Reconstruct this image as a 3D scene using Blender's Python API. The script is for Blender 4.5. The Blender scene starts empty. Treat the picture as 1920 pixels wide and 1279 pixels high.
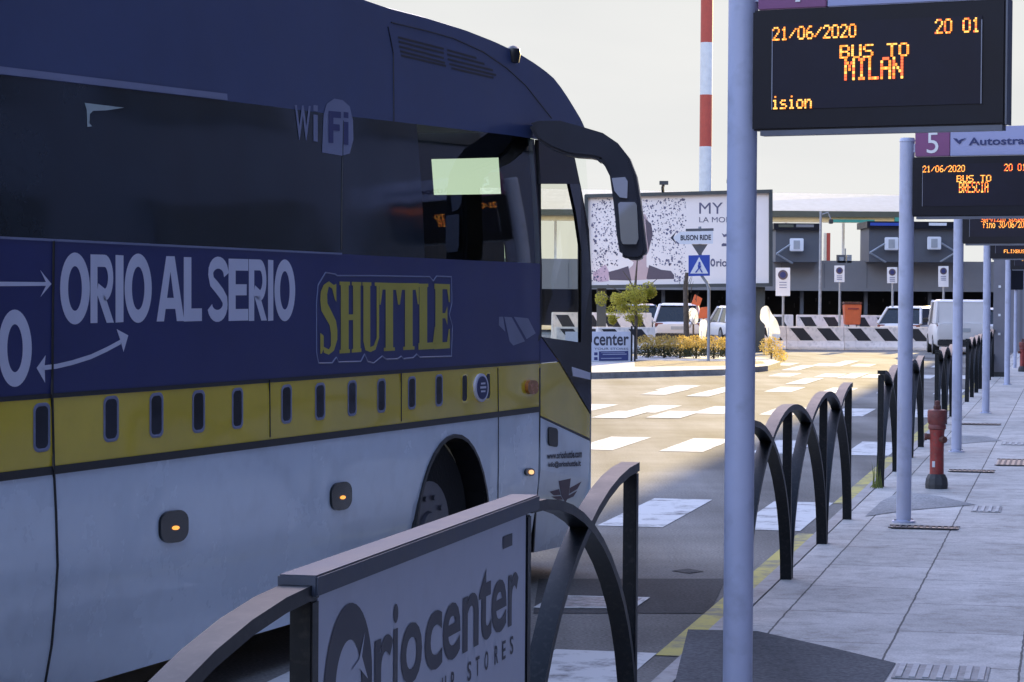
import bpy, bmesh, math, random
from mathutils import Vector, Matrix
from mathutils.bvhtree import BVHTree
random.seed(7)
R = math.radians
C = bpy.context.scene.collection
scene = bpy.context.scene

# ------------------------------------------------------------------ camera
CAM = Vector((0, 0, 1.72)); FPX = 4600.0
PITCH = math.atan((639.5 - 557.7) / FPX); ROLL = 0.007
Fw = Vector((0, math.cos(PITCH), -math.sin(PITCH)))
Up0 = Vector((0, math.sin(PITCH), math.cos(PITCH)))
Rt0 = Vector((1, 0, 0))
Rt = Rt0 * math.cos(ROLL) + Up0 * math.sin(ROLL)
Up = Up0 * math.cos(ROLL) - Rt0 * math.sin(ROLL)
cd = bpy.data.cameras.new('camera'); cam = bpy.data.objects.new('camera', cd); C.objects.link(cam)
cd.sensor_width = 36; cd.lens = 36 * FPX / 1920; cd.clip_start = 0.1; cd.clip_end = 3000
M = Matrix((Rt, Up, -Fw)).transposed().to_4x4(); M.translation = CAM
cam.matrix_world = M
scene.camera = cam

# ------------------------------------------------------------------ sun, sky, exposure
KAPPA = math.atan((2005 - 960) / FPX)           # heading of the kerb, right of straight ahead
SUN_AZ = KAPPA + R(4.0); SUN_EL = R(11.0)
w = bpy.data.worlds.new('World'); scene.world = w; w.use_nodes = True
nt = w.node_tree; bg = nt.nodes['Background']
sky = nt.nodes.new('ShaderNodeTexSky'); sky.sky_type = 'NISHITA'; sky.sun_disc = False
sky.sun_elevation = SUN_EL; sky.sun_rotation = SUN_AZ; sky.air_density = 1.0; sky.dust_density = 1.0; sky.ozone_density = 3.0
tn = nt.nodes.new('ShaderNodeMixRGB'); tn.blend_type = 'MULTIPLY'; tn.inputs[0].default_value = 1; tn.inputs[2].default_value = (2.75, 1.95, 1.85, 1)
nt.links.new(sky.outputs[0], tn.inputs[1]); cap = nt.nodes.new('ShaderNodeMixRGB'); cap.blend_type = 'DARKEN'; cap.inputs[0].default_value = 1; cap.inputs[2].default_value = (1.17, 1.18, 1.15, 1)   # sky capped near the horizon, left brighter overhead to fill the shade
tc_ = nt.nodes.new('ShaderNodeTexCoord'); sx_ = nt.nodes.new('ShaderNodeSeparateXYZ'); nt.links.new(tc_.outputs['Generated'], sx_.inputs[0])
mr_ = nt.nodes.new('ShaderNodeMapRange'); mr_.inputs['From Min'].default_value = .14; mr_.inputs['From Max'].default_value = .42; nt.links.new(sx_.outputs['Z'], mr_.inputs['Value'])
cm_ = nt.nodes.new('ShaderNodeMixRGB'); cm_.inputs[1].default_value = (1.17, 1.18, 1.15, 1); cm_.inputs[2].default_value = (7.5, 6.0, 6.8, 1); nt.links.new(mr_.outputs[0], cm_.inputs[0]); ns_ = nt.nodes.new('ShaderNodeTexNoise'); ns_.inputs['Scale'].default_value = 5; ns_.inputs['Detail'].default_value = 5; mp_ = nt.nodes.new('ShaderNodeMapping'); mp_.inputs['Scale'].default_value = (1, 1, 4); nt.links.new(tc_.outputs['Generated'], mp_.inputs[0]); nt.links.new(mp_.outputs[0], ns_.inputs['Vector']); rs_ = nt.nodes.new('ShaderNodeValToRGB'); rs_.color_ramp.elements[0].position = .35; rs_.color_ramp.elements[1].position = .7; rs_.color_ramp.elements[0].color = (1.14, 1.15, 1.14, 1); rs_.color_ramp.elements[1].color = (1.24, 1.24, 1.21, 1); nt.links.new(ns_.outputs['Fac'], rs_.inputs[0]); nt.links.new(rs_.outputs[0], cm_.inputs[1]); nt.links.new(cm_.outputs[0], cap.inputs[2])
nt.links.new(tn.outputs[0], cap.inputs[1]); nt.links.new(cap.outputs[0], bg.inputs[0]); bg.inputs[1].default_value = 0.15
sl = bpy.data.lights.new('sun', 'SUN'); sl.energy = 2.95; sl.angle = R(0.35); sl.color = (1.0, 0.76, 0.33)
so = bpy.data.objects.new('sun', sl); C.objects.link(so)
sd = Vector((math.sin(SUN_AZ) * math.cos(SUN_EL), math.cos(SUN_AZ) * math.cos(SUN_EL), math.sin(SUN_EL)))
so.rotation_euler = (-sd).to_track_quat('-Z', 'Y').to_euler(); so.location = sd * 60
vs = scene.view_settings; vs.view_transform = 'Standard'; vs.look = 'None'; vs.gamma = 1; vs.exposure = 2.25
scene.display_settings.display_device = 'sRGB'

# ------------------------------------------------------------------ pixel helpers (photo pixels, 1920 x 1279)
def ray(px, py):
    return (Fw * FPX + Rt * (px - 960) + Up * (639.5 - py)).normalized()
def at(px, py, Y):
    d = ray(px, py); return CAM + d * (Y / d.y)
def ground(px, py, z=0.0):
    d = ray(px, py); return CAM + d * ((z - CAM.z) / d.z)
def on_plane(px, py, p0, n):
    d = ray(px, py); return CAM + d * ((p0 - CAM).dot(n) / d.dot(n))
KD = Vector((math.sin(KAPPA), math.cos(KAPPA), 0)); KN = Vector((math.cos(KAPPA), -math.sin(KAPPA), 0))
KROT = math.pi / 2 - KAPPA
def kp(l, a, z=0.0): return KN * l + KD * a + Vector((0, 0, z))
def a_of(Z, l): return (Z + l * math.sin(KAPPA)) / math.cos(KAPPA)
SW = 0.12                                        # pavement height

# ------------------------------------------------------------------ materials
def nodes(name):
    m = bpy.data.materials.new(name); m.use_nodes = True
    return m, m.node_tree, m.node_tree.nodes['Principled BSDF']
def mat(name, col, rough=0.5, metal=0.0, var=0.12, scale=3.0, bump=0.0, coat=0.0, spec=0.5, streak=None, dirt=0.0):
    m, t, p = nodes(name); N, L = t.nodes, t.links
    p.inputs['Roughness'].default_value = rough; p.inputs['Metallic'].default_value = metal
    p.inputs['Specular IOR Level'].default_value = spec; p.inputs['Coat Weight'].default_value = coat; p.inputs['Coat Roughness'].default_value = 0.06
    tc = N.new('ShaderNodeTexCoord'); mp = N.new('ShaderNodeMapping'); L.new(tc.outputs['Object'], mp.inputs[0])
    if streak: mp.inputs['Scale'].default_value = streak
    nz = N.new('ShaderNodeTexNoise'); nz.inputs['Scale'].default_value = scale; nz.inputs['Detail'].default_value = 6; nz.inputs['Roughness'].default_value = 0.65
    L.new(mp.outputs[0], nz.inputs['Vector'])
    rp = N.new('ShaderNodeValToRGB'); rp.color_ramp.elements[0].position = 0.3; rp.color_ramp.elements[1].position = 0.7
    a = [max(0, c * (1 - var)) for c in col]; b = [min(1, c * (1 + var)) for c in col]
    rp.color_ramp.elements[0].color = (*a, 1); rp.color_ramp.elements[1].color = (*b, 1)
    L.new(nz.outputs['Fac'], rp.inputs[0]); out = rp.outputs[0]
    if dirt:
        n2 = N.new('ShaderNodeTexNoise'); n2.inputs['Scale'].default_value = scale * 5; n2.inputs['Detail'].default_value = 8
        L.new(tc.outputs['Object'], n2.inputs['Vector'])
        r2 = N.new('ShaderNodeValToRGB'); r2.color_ramp.elements[0].position = 0.52; r2.color_ramp.elements[1].position = 0.75
        r2.color_ramp.elements[0].color = (0, 0, 0, 1); r2.color_ramp.elements[1].color = (dirt, dirt, dirt, 1)
        L.new(n2.outputs['Fac'], r2.inputs[0])
        mx = N.new('ShaderNodeMixRGB'); mx.inputs[2].default_value = (0.09, 0.085, 0.075, 1)
        L.new(r2.outputs[0], mx.inputs[0]); L.new(out, mx.inputs[1]); out = mx.outputs[0]
    L.new(out, p.inputs['Base Color'])
    mr = N.new('ShaderNodeMapRange'); mr.inputs['To Min'].default_value = max(0.02, rough - 0.08); mr.inputs['To Max'].default_value = min(1, rough + 0.1)
    L.new(nz.outputs['Fac'], mr.inputs['Value']); L.new(mr.outputs[0], p.inputs['Roughness'])
    if bump:
        nb = N.new('ShaderNodeTexNoise'); nb.inputs['Scale'].default_value = scale * 18; nb.inputs['Detail'].default_value = 5
        L.new(tc.outputs['Object'], nb.inputs['Vector'])
        bp = N.new('ShaderNodeBump'); bp.inputs['Strength'].default_value = bump; bp.inputs['Distance'].default_value = 0.01
        L.new(nb.outputs['Fac'], bp.inputs['Height']); L.new(bp.outputs[0], p.inputs['Normal'])
    return m
def emit(name, col, s):
    m, t, p = nodes(name)
    p.inputs['Base Color'].default_value = (*[c * .3 for c in col], 1)
    p.inputs['Emission Color'].default_value = (*col, 1); p.inputs['Emission Strength'].default_value = s
    return m
def glass(name, tint, clear, rough=0.02, ior=1.45):
    m, t, p = nodes(name); N, L = t.nodes, t.links
    tr = N.new('ShaderNodeBsdfTransparent'); tr.inputs[0].default_value = (*[c * clear for c in tint], 1)
    gl = N.new('ShaderNodeBsdfGlossy'); gl.inputs['Roughness'].default_value = rough
    fr = N.new('ShaderNodeFresnel'); fr.inputs['IOR'].default_value = ior
    mx = N.new('ShaderNodeMixShader'); L.new(fr.outputs[0], mx.inputs[0]); L.new(tr.outputs[0], mx.inputs[1]); L.new(gl.outputs[0], mx.inputs[2])
    L.new(mx.outputs[0], N['Material Output'].inputs[0]); return m
def leafmat(name, c1, c2, trans=0.55):
    m, t, p = nodes(name); N, L = t.nodes, t.links
    g = N.new('ShaderNodeTexCoord'); nz = N.new('ShaderNodeTexNoise'); nz.inputs['Scale'].default_value = 2.5; nz.inputs['Detail'].default_value = 5
    L.new(g.outputs['Object'], nz.inputs['Vector'])
    rp = N.new('ShaderNodeValToRGB'); rp.color_ramp.elements[0].position = .35; rp.color_ramp.elements[1].position = .65
    rp.color_ramp.elements[0].color = (*c1, 1); rp.color_ramp.elements[1].color = (*c2, 1); L.new(nz.outputs['Fac'], rp.inputs[0])
    L.new(rp.outputs[0], p.inputs['Base Color']); p.inputs['Roughness'].default_value = .6
    tl = N.new('ShaderNodeBsdfTranslucent'); L.new(rp.outputs[0], tl.inputs[0])
    mx = N.new('ShaderNodeMixShader'); mx.inputs[0].default_value = trans
    L.new(p.outputs[0], mx.inputs[1]); L.new(tl.outputs[0], mx.inputs[2]); L.new(mx.outputs[0], N['Material Output'].inputs[0]); return m

def asphalt(name, base):
    m, t, p = nodes(name); N, L = t.nodes, t.links
    tc = N.new('ShaderNodeTexCoord')
    big = N.new('ShaderNodeTexNoise'); big.inputs['Scale'].default_value = .35; big.inputs['Detail'].default_value = 8; big.inputs['Roughness'].default_value = .6
    fine = N.new('ShaderNodeTexNoise'); fine.inputs['Scale'].default_value = 60; fine.inputs['Detail'].default_value = 4
    mp = N.new('ShaderNodeMapping'); mp.inputs['Rotation'].default_value = (0, 0, KAPPA); mp.inputs['Scale'].default_value = (1.2, .10, 1)
    trk = N.new('ShaderNodeTexNoise'); trk.inputs['Scale'].default_value = 1.1; trk.inputs['Detail'].default_value = 5
    L.new(tc.outputs['Object'], mp.inputs[0]); L.new(mp.outputs[0], trk.inputs['Vector'])
    for n in (big, fine): L.new(tc.outputs['Object'], n.inputs['Vector'])
    r = N.new('ShaderNodeValToRGB'); r.color_ramp.elements[0].position = .3; r.color_ramp.elements[1].position = .7
    r.color_ramp.elements[0].color = (*[c * .64 for c in base], 1); r.color_ramp.elements[1].color = (*[c * 1.3 for c in base], 1)
    L.new(big.outputs['Fac'], r.inputs[0])
    r2 = N.new('ShaderNodeValToRGB'); r2.color_ramp.elements[0].position = .3; r2.color_ramp.elements[1].position = .7
    r2.color_ramp.elements[0].color = (.62, .62, .62, 1); r2.color_ramp.elements[1].color = (1.15, 1.15, 1.15, 1); L.new(fine.outputs['Fac'], r2.inputs[0])
    r3 = N.new('ShaderNodeValToRGB'); r3.color_ramp.elements[0].position = .35; r3.color_ramp.elements[1].position = .65
    r3.color_ramp.elements[0].color = (.70, .70, .70, 1); r3.color_ramp.elements[1].color = (1.12, 1.12, 1.12, 1); L.new(trk.outputs['Fac'], r3.inputs[0])
    a = N.new('ShaderNodeMixRGB'); a.blend_type = 'MULTIPLY'; a.inputs[0].default_value = 1; L.new(r.outputs[0], a.inputs[1]); L.new(r2.outputs[0], a.inputs[2])
    b = N.new('ShaderNodeMixRGB'); b.blend_type = 'MULTIPLY'; b.inputs[0].default_value = 1; L.new(a.outputs[0], b.inputs[1]); L.new(r3.outputs[0], b.inputs[2])
    L.new(b.outputs[0], p.inputs['Base Color']); p.inputs['Roughness'].default_value = .95; p.inputs['Specular IOR Level'].default_value = .04
    bp = N.new('ShaderNodeBump'); bp.inputs['Strength'].default_value = .35; bp.inputs['Distance'].default_value = .008; L.new(fine.outputs['Fac'], bp.inputs['Height']); L.new(bp.outputs[0], p.inputs['Normal'])
    return m
def paint(name, base, worn=(.2, .19, .185), amt=.5):      # worn road paint
    m, t, p = nodes(name); N, L = t.nodes, t.links
    tc = N.new('ShaderNodeTexCoord'); n = N.new('ShaderNodeTexNoise'); n.inputs['Scale'].default_value = 3.2; n.inputs['Detail'].default_value = 10; n.inputs['Roughness'].default_value = .72
    L.new(tc.outputs['Object'], n.inputs['Vector'])
    r = N.new('ShaderNodeValToRGB'); r.color_ramp.elements[0].position = amt - .14; r.color_ramp.elements[1].position = amt
    r.color_ramp.elements[0].color = (*worn, 1); r.color_ramp.elements[1].color = (*base, 1); L.new(n.outputs['Fac'], r.inputs[0])
    L.new(r.outputs[0], p.inputs['Base Color']); p.inputs['Roughness'].default_value = .9; p.inputs['Specular IOR Level'].default_value = .05; return m
def paving(name):
    m, t, p = nodes(name); N, L = t.nodes, t.links
    tc = N.new('ShaderNodeTexCoord')
    wob = N.new('ShaderNodeTexNoise'); wob.inputs['Scale'].default_value = 7; L.new(tc.outputs['Object'], wob.inputs['Vector'])
    vm = N.new('ShaderNodeVectorMath'); vm.operation = 'SCALE'; vm.inputs['Scale'].default_value = .012; L.new(wob.outputs['Color'], vm.inputs[0])
    va = N.new('ShaderNodeVectorMath'); va.operation = 'ADD'; L.new(tc.outputs['Object'], va.inputs[0]); L.new(vm.outputs[0], va.inputs[1])
    b = N.new('ShaderNodeTexBrick'); b.inputs['Scale'].default_value = 1; b.inputs['Brick Width'].default_value = 1.12; b.inputs['Row Height'].default_value = .6
    b.inputs['Mortar Size'].default_value = .0055; b.inputs['Mortar Smooth'].default_value = .15; b.offset = .42; b.offset_frequency = 2
    b.inputs['Color1'].default_value = (.50, .475, .44, 1); b.inputs['Color2'].default_value = (.60, .57, .53, 1); b.inputs['Mortar'].default_value = (.15, .145, .14, 1)
    mp = N.new('ShaderNodeMapping'); mp.inputs['Location'].default_value = (0.35, .40, 0); L.new(va.outputs[0], mp.inputs[0]); L.new(mp.outputs[0], b.inputs['Vector'])
    n = N.new('ShaderNodeTexNoise'); n.inputs['Scale'].default_value = 1.6; n.inputs['Detail'].default_value = 9; n.inputs['Roughness'].default_value = .7; L.new(tc.outputs['Object'], n.inputs['Vector'])
    r = N.new('ShaderNodeValToRGB'); r.color_ramp.elements[0].position = .3; r.color_ramp.elements[1].position = .68
    r.color_ramp.elements[0].color = (.72, .72, .72, 1); r.color_ramp.elements[1].color = (1.08, 1.08, 1.08, 1); L.new(n.outputs['Fac'], r.inputs[0])
    g = N.new('ShaderNodeTexNoise'); g.inputs['Scale'].default_value = 90; g.inputs['Detail'].default_value = 3; L.new(tc.outputs['Object'], g.inputs['Vector'])
    r2 = N.new('ShaderNodeValToRGB'); r2.color_ramp.elements[0].position = .3; r2.color_ramp.elements[1].position = .7
    r2.color_ramp.elements[0].color = (.8, .8, .8, 1); r2.color_ramp.elements[1].color = (1.08, 1.08, 1.08, 1); L.new(g.outputs['Fac'], r2.inputs[0])
    a = N.new('ShaderNodeMixRGB'); a.blend_type = 'MULTIPLY'; a.inputs[0].default_value = 1; L.new(b.outputs['Color'], a.inputs[1]); L.new(r.outputs[0], a.inputs[2])
    c = N.new('ShaderNodeMixRGB'); c.blend_type = 'MULTIPLY'; c.inputs[0].default_value = 1; L.new(a.outputs[0], c.inputs[1]); L.new(r2.outputs[0], c.inputs[2])
    st = N.new('ShaderNodeTexNoise'); st.inputs['Scale'].default_value = 5.5; st.inputs['Detail'].default_value = 9; st.inputs['Roughness'].default_value = .75; L.new(tc.outputs['Object'], st.inputs['Vector'])
    r3 = N.new('ShaderNodeValToRGB'); r3.color_ramp.elements[0].position = .36; r3.color_ramp.elements[1].position = .52; r3.color_ramp.elements[0].color = (.74, .73, .72, 1); r3.color_ramp.elements[1].color = (1, 1, 1, 1); L.new(st.outputs['Fac'], r3.inputs[0])
    gm = N.new('ShaderNodeTexVoronoi'); gm.inputs['Scale'].default_value = 3.2; L.new(tc.outputs['Object'], gm.inputs['Vector'])
    r4 = N.new('ShaderNodeValToRGB'); r4.color_ramp.elements[0].position = .035; r4.color_ramp.elements[1].position = .055; r4.color_ramp.elements[0].color = (.62, .61, .60, 1); r4.color_ramp.elements[1].color = (1, 1, 1, 1); L.new(gm.outputs['Distance'], r4.inputs[0])
    e = N.new('ShaderNodeMixRGB'); e.blend_type = 'MULTIPLY'; e.inputs[0].default_value = 1; L.new(c.outputs[0], e.inputs[1]); L.new(r3.outputs[0], e.inputs[2])
    c = N.new('ShaderNodeMixRGB'); c.blend_type = 'MULTIPLY'; c.inputs[0].default_value = 1; L.new(e.outputs[0], c.inputs[1]); L.new(r4.outputs[0], c.inputs[2])
    L.new(c.outputs[0], p.inputs['Base Color']); p.inputs['Roughness'].default_value = .85; p.inputs['Specular IOR Level'].default_value = .12
    inv = N.new('ShaderNodeMath'); inv.operation = 'MULTIPLY_ADD'; inv.inputs[1].default_value = -1; inv.inputs[2].default_value = 1; L.new(b.outputs['Fac'], inv.inputs[0])
    bp = N.new('ShaderNodeBump'); bp.inputs['Strength'].default_value = .5; bp.inputs['Distance'].default_value = .01; L.new(inv.outputs[0], bp.inputs['Height']); L.new(bp.outputs[0], p.inputs['Normal'])
    return m
def stripes_mat(name, c1, c2, scale, axis='X'):
    m, t, p = nodes(name); N, L = t.nodes, t.links
    tc = N.new('ShaderNodeTexCoord'); wv = N.new('ShaderNodeTexWave'); wv.bands_direction = axis; wv.inputs['Scale'].default_value = scale; wv.inputs['Distortion'].default_value = .4
    L.new(tc.outputs['Object'], wv.inputs['Vector']); r = N.new('ShaderNodeValToRGB'); r.color_ramp.elements[0].color = (*c1, 1); r.color_ramp.elements[1].color = (*c2, 1)
    L.new(wv.outputs['Fac'], r.inputs[0]); L.new(r.outputs[0], p.inputs['Base Color']); p.inputs['Roughness'].default_value = .7; return m

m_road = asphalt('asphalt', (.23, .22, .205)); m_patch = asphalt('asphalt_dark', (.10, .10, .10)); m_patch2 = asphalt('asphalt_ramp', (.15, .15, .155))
m_zebra = paint('zebra_paint', (.58, .57, .55), amt=.49); m_yellow_line = paint('yellow_line_paint', (.50, .43, .15), worn=(.26, .24, .18), amt=.54)
m_pave = paving('paving_slabs'); m_kerb = mat('kerb_stone', (.30, .29, .28), .8, var=.25, bump=.3, dirt=.5)
m_white = mat('bus_white_paint', (.78, .86, .95), .25, var=.07, scale=1.2, coat=.5, dirt=.10)
m_blue = mat('bus_blue_vinyl', (.028, .036, .145), .32, var=.10, scale=1.5, coat=.1, spec=.3)
m_blue_up = mat('bus_roof_blue_paint', (.056, .080, .18), .36, var=.10, scale=1.5, coat=.1, spec=.3)
m_yel = mat('bus_yellow_paint', (.84, .60, .020), .22, var=.10, scale=1.4, coat=.6)
m_black = mat('black_trim', (.012, .012, .014), .4, var=.3)
m_blackgloss = mat('black_gloss', (.010, .011, .014), .12, var=.3)
m_dkglass = mat('dark_window_glass', (.014, .023, .032), .04, var=.3, spec=.32)
m_lav = mat('decal_white', (.74, .74, .86), .4, var=.05)
m_lavdim = mat('decal_grey', (.22, .24, .36), .4, var=.1)
m_decyel = mat('decal_yellow', (.52, .44, .05), .4, var=.1)
m_tint = glass('tinted_glass', (.80, 1.0, .74), .92); m_clear = glass('clear_glass', (.97, 1, .97), .97, ior=1.18); m_doorgl = glass('door_glass', (1.0, .98, .86), .97, ior=1.3)
m_tyre = mat('tyre_rubber', (.018, .018, .018), .8, var=.3, bump=.3); m_rim = mat('wheel_rim', (.20, .20, .22), .4, metal=.5, var=.2)
m_inside = mat('interior_black', (.012, .013, .017), .8, var=.4); m_seat = mat('seat_fabric', (.03, .035, .06), .9, var=.4)
m_pole = mat('painted_pole', (.42, .44, .57), .42, var=.10, scale=2, dirt=.28)
m_fence = mat('fence_paint', (.007, .009, .012), .45, var=.35, scale=10, dirt=.22, spec=.25)
m_rail = mat('fence_rail_paint', (.035, .045, .072), .50, var=.25, scale=8, dirt=.25)
m_sign = mat('sign_white', (.45, .47, .56), .45, var=.04, scale=2, dirt=.08); m_ink = mat('sign_ink', (.022, .024, .045), .5, var=.2)
m_case = mat('display_case', (.008, .009, .016), .4, var=.2, spec=.22); m_screen = mat('led_screen', (.012, .012, .024), .4, var=.15, scale=5, spec=.2)
m_lip = mat('case_edge', (.10, .11, .14), .4, var=.2); m_line = mat('screen_edge', (.22, .23, .28), .4, var=.2)
m_led = emit('led_amber', (1.0, .27, .03), .40); m_led2 = emit('led_red', (1.0, .13, .035), .40); m_ledy = emit('led_yellow', (1, .47, .09), .42)
m_head = mat('header_panel', (.32, .34, .54), .4, var=.04); m_pink = mat('number_panel', (.20, .055, .17), .4, var=.06); m_navy = mat('navy_ink', (.02, .03, .13), .5)
m_red = mat('hydrant_red', (.24, .026, .022), .45, var=.35, scale=9, dirt=.5, bump=.25); m_reddk = mat('hydrant_rust', (.10, .03, .022), .7, var=.4, scale=14, dirt=.5, bump=.3)
m_iron = mat('cast_iron', (.035, .035, .038), .6, var=.4, scale=12, bump=.4)
m_mastred = mat('mast_red', (.42, .06, .035), .55, var=.1); m_mastwh = mat('mast_white', (.62, .62, .60), .55, var=.1)
m_galv = mat('galvanised_steel', (.30, .31, .33), .5, metal=.3, var=.2, scale=6)
m_bill = mat('billboard_paper', (.84, .74, .68), .55, var=.03, scale=1); m_billfr = mat('billboard_frame', (.05, .055, .055), .5, var=.2)
m_skin = mat('printed_skin', (.52, .37, .36), .6, var=.05); m_jacket = mat('printed_jacket', (.10, .075, .095), .6, var=.1); m_dood = mat('printed_marks', (.12, .11, .17), .6, var=.5, scale=1)
m_pink2 = mat('printed_rose', (.55, .38, .43), .6, var=.1)
m_bluesign = mat('blue_sign', (.03, .07, .36), .35, var=.06); m_signw = mat('sign_white_film', (.72, .72, .74), .35, var=.03); m_signback = mat('sign_back', (.10, .10, .11), .5, var=.2)
m_conc = mat('barrier_white', (.70, .64, .60), .75, var=.15, scale=1.5, dirt=.35, bump=.2); m_concblk = mat('barrier_black', (.014, .014, .018), .7, var=.3)
m_carw = mat('car_white', (.66, .62, .60), .35, var=.03, coat=.15, spec=.3); m_cardark = mat('car_dark', (.025, .03, .045), .2, var=.1, coat=.7); m_cargl = mat('car_glass', (.012, .016, .02), .05, var=.2)
m_tail = mat('tail_lamp', (.16, .03, .03), .2, var=.2); m_plate = mat('plate', (.35, .36, .37), .4, var=.1); m_lamp = mat('lamp_clear', (.6, .6, .62), .15, var=.1)
m_orange = mat('orange_plastic', (.55, .11, .035), .5, var=.12, scale=4)
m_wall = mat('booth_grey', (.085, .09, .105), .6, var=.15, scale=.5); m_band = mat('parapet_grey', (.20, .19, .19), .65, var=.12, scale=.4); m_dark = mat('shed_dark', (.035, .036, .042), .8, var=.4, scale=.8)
m_cream = leafmat('cream_panel', (.66, .64, .56), (.72, .70, .62), .35); m_roofpale = leafmat('pale_roof', (.80, .78, .70), (.86, .84, .77), .6); m_teal = mat('teal_trim', (.05, .30, .22), .5)
m_grey = mat('column_grey', (.17, .165, .19), .6, var=.15, scale=1.5); m_olive = mat('fascia_dark', (.09, .09, .06), .7)
m_bark = mat('bark', (.10, .075, .055), .9, var=.4, scale=12, bump=.6)
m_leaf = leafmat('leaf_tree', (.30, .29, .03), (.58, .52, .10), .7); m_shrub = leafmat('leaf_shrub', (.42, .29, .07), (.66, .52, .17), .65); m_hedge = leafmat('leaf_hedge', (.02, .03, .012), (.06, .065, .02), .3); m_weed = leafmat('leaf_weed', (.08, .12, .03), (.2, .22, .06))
m_glare = leafmat('glare_white', (.8, .8, .76), (.80, .80, .78), .30)  # translucent white that stands in for spots of sun glare
m_facade = mat('facade_panel', (.075, .095, .17), .6, var=.15, scale=.6)
m_mirror, _t, _p = nodes('mirror_glass'); _p.inputs['Metallic'].default_value = 1; _p.inputs['Roughness'].default_value = .03; _p.inputs['Base Color'].default_value = (.75, .77, .78, 1)
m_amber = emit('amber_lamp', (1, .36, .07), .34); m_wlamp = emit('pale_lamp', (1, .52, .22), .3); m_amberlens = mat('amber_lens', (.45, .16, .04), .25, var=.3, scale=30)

for _m in (m_white, m_blue, m_yel, m_blue_up, m_dkglass):             # slight panel waviness
    _t = _m.node_tree; _n = _t.nodes.new('ShaderNodeTexNoise'); _n.inputs['Scale'].default_value = 1.1; _n.inputs['Detail'].default_value = 1.5
    _c = _t.nodes.new('ShaderNodeTexCoord'); _t.links.new(_c.outputs['Object'], _n.inputs['Vector'])
    _b = _t.nodes.new('ShaderNodeBump'); _b.inputs['Strength'].default_value = .35; _b.inputs['Distance'].default_value = .03; _t.links.new(_n.outputs['Fac'], _b.inputs['Height'])
    _t.links.new(_b.outputs[0], _t.nodes['Principled BSDF'].inputs['Normal']); _t.links.new(_b.outputs[0], _t.nodes['Principled BSDF'].inputs['Coat Normal'])
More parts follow.
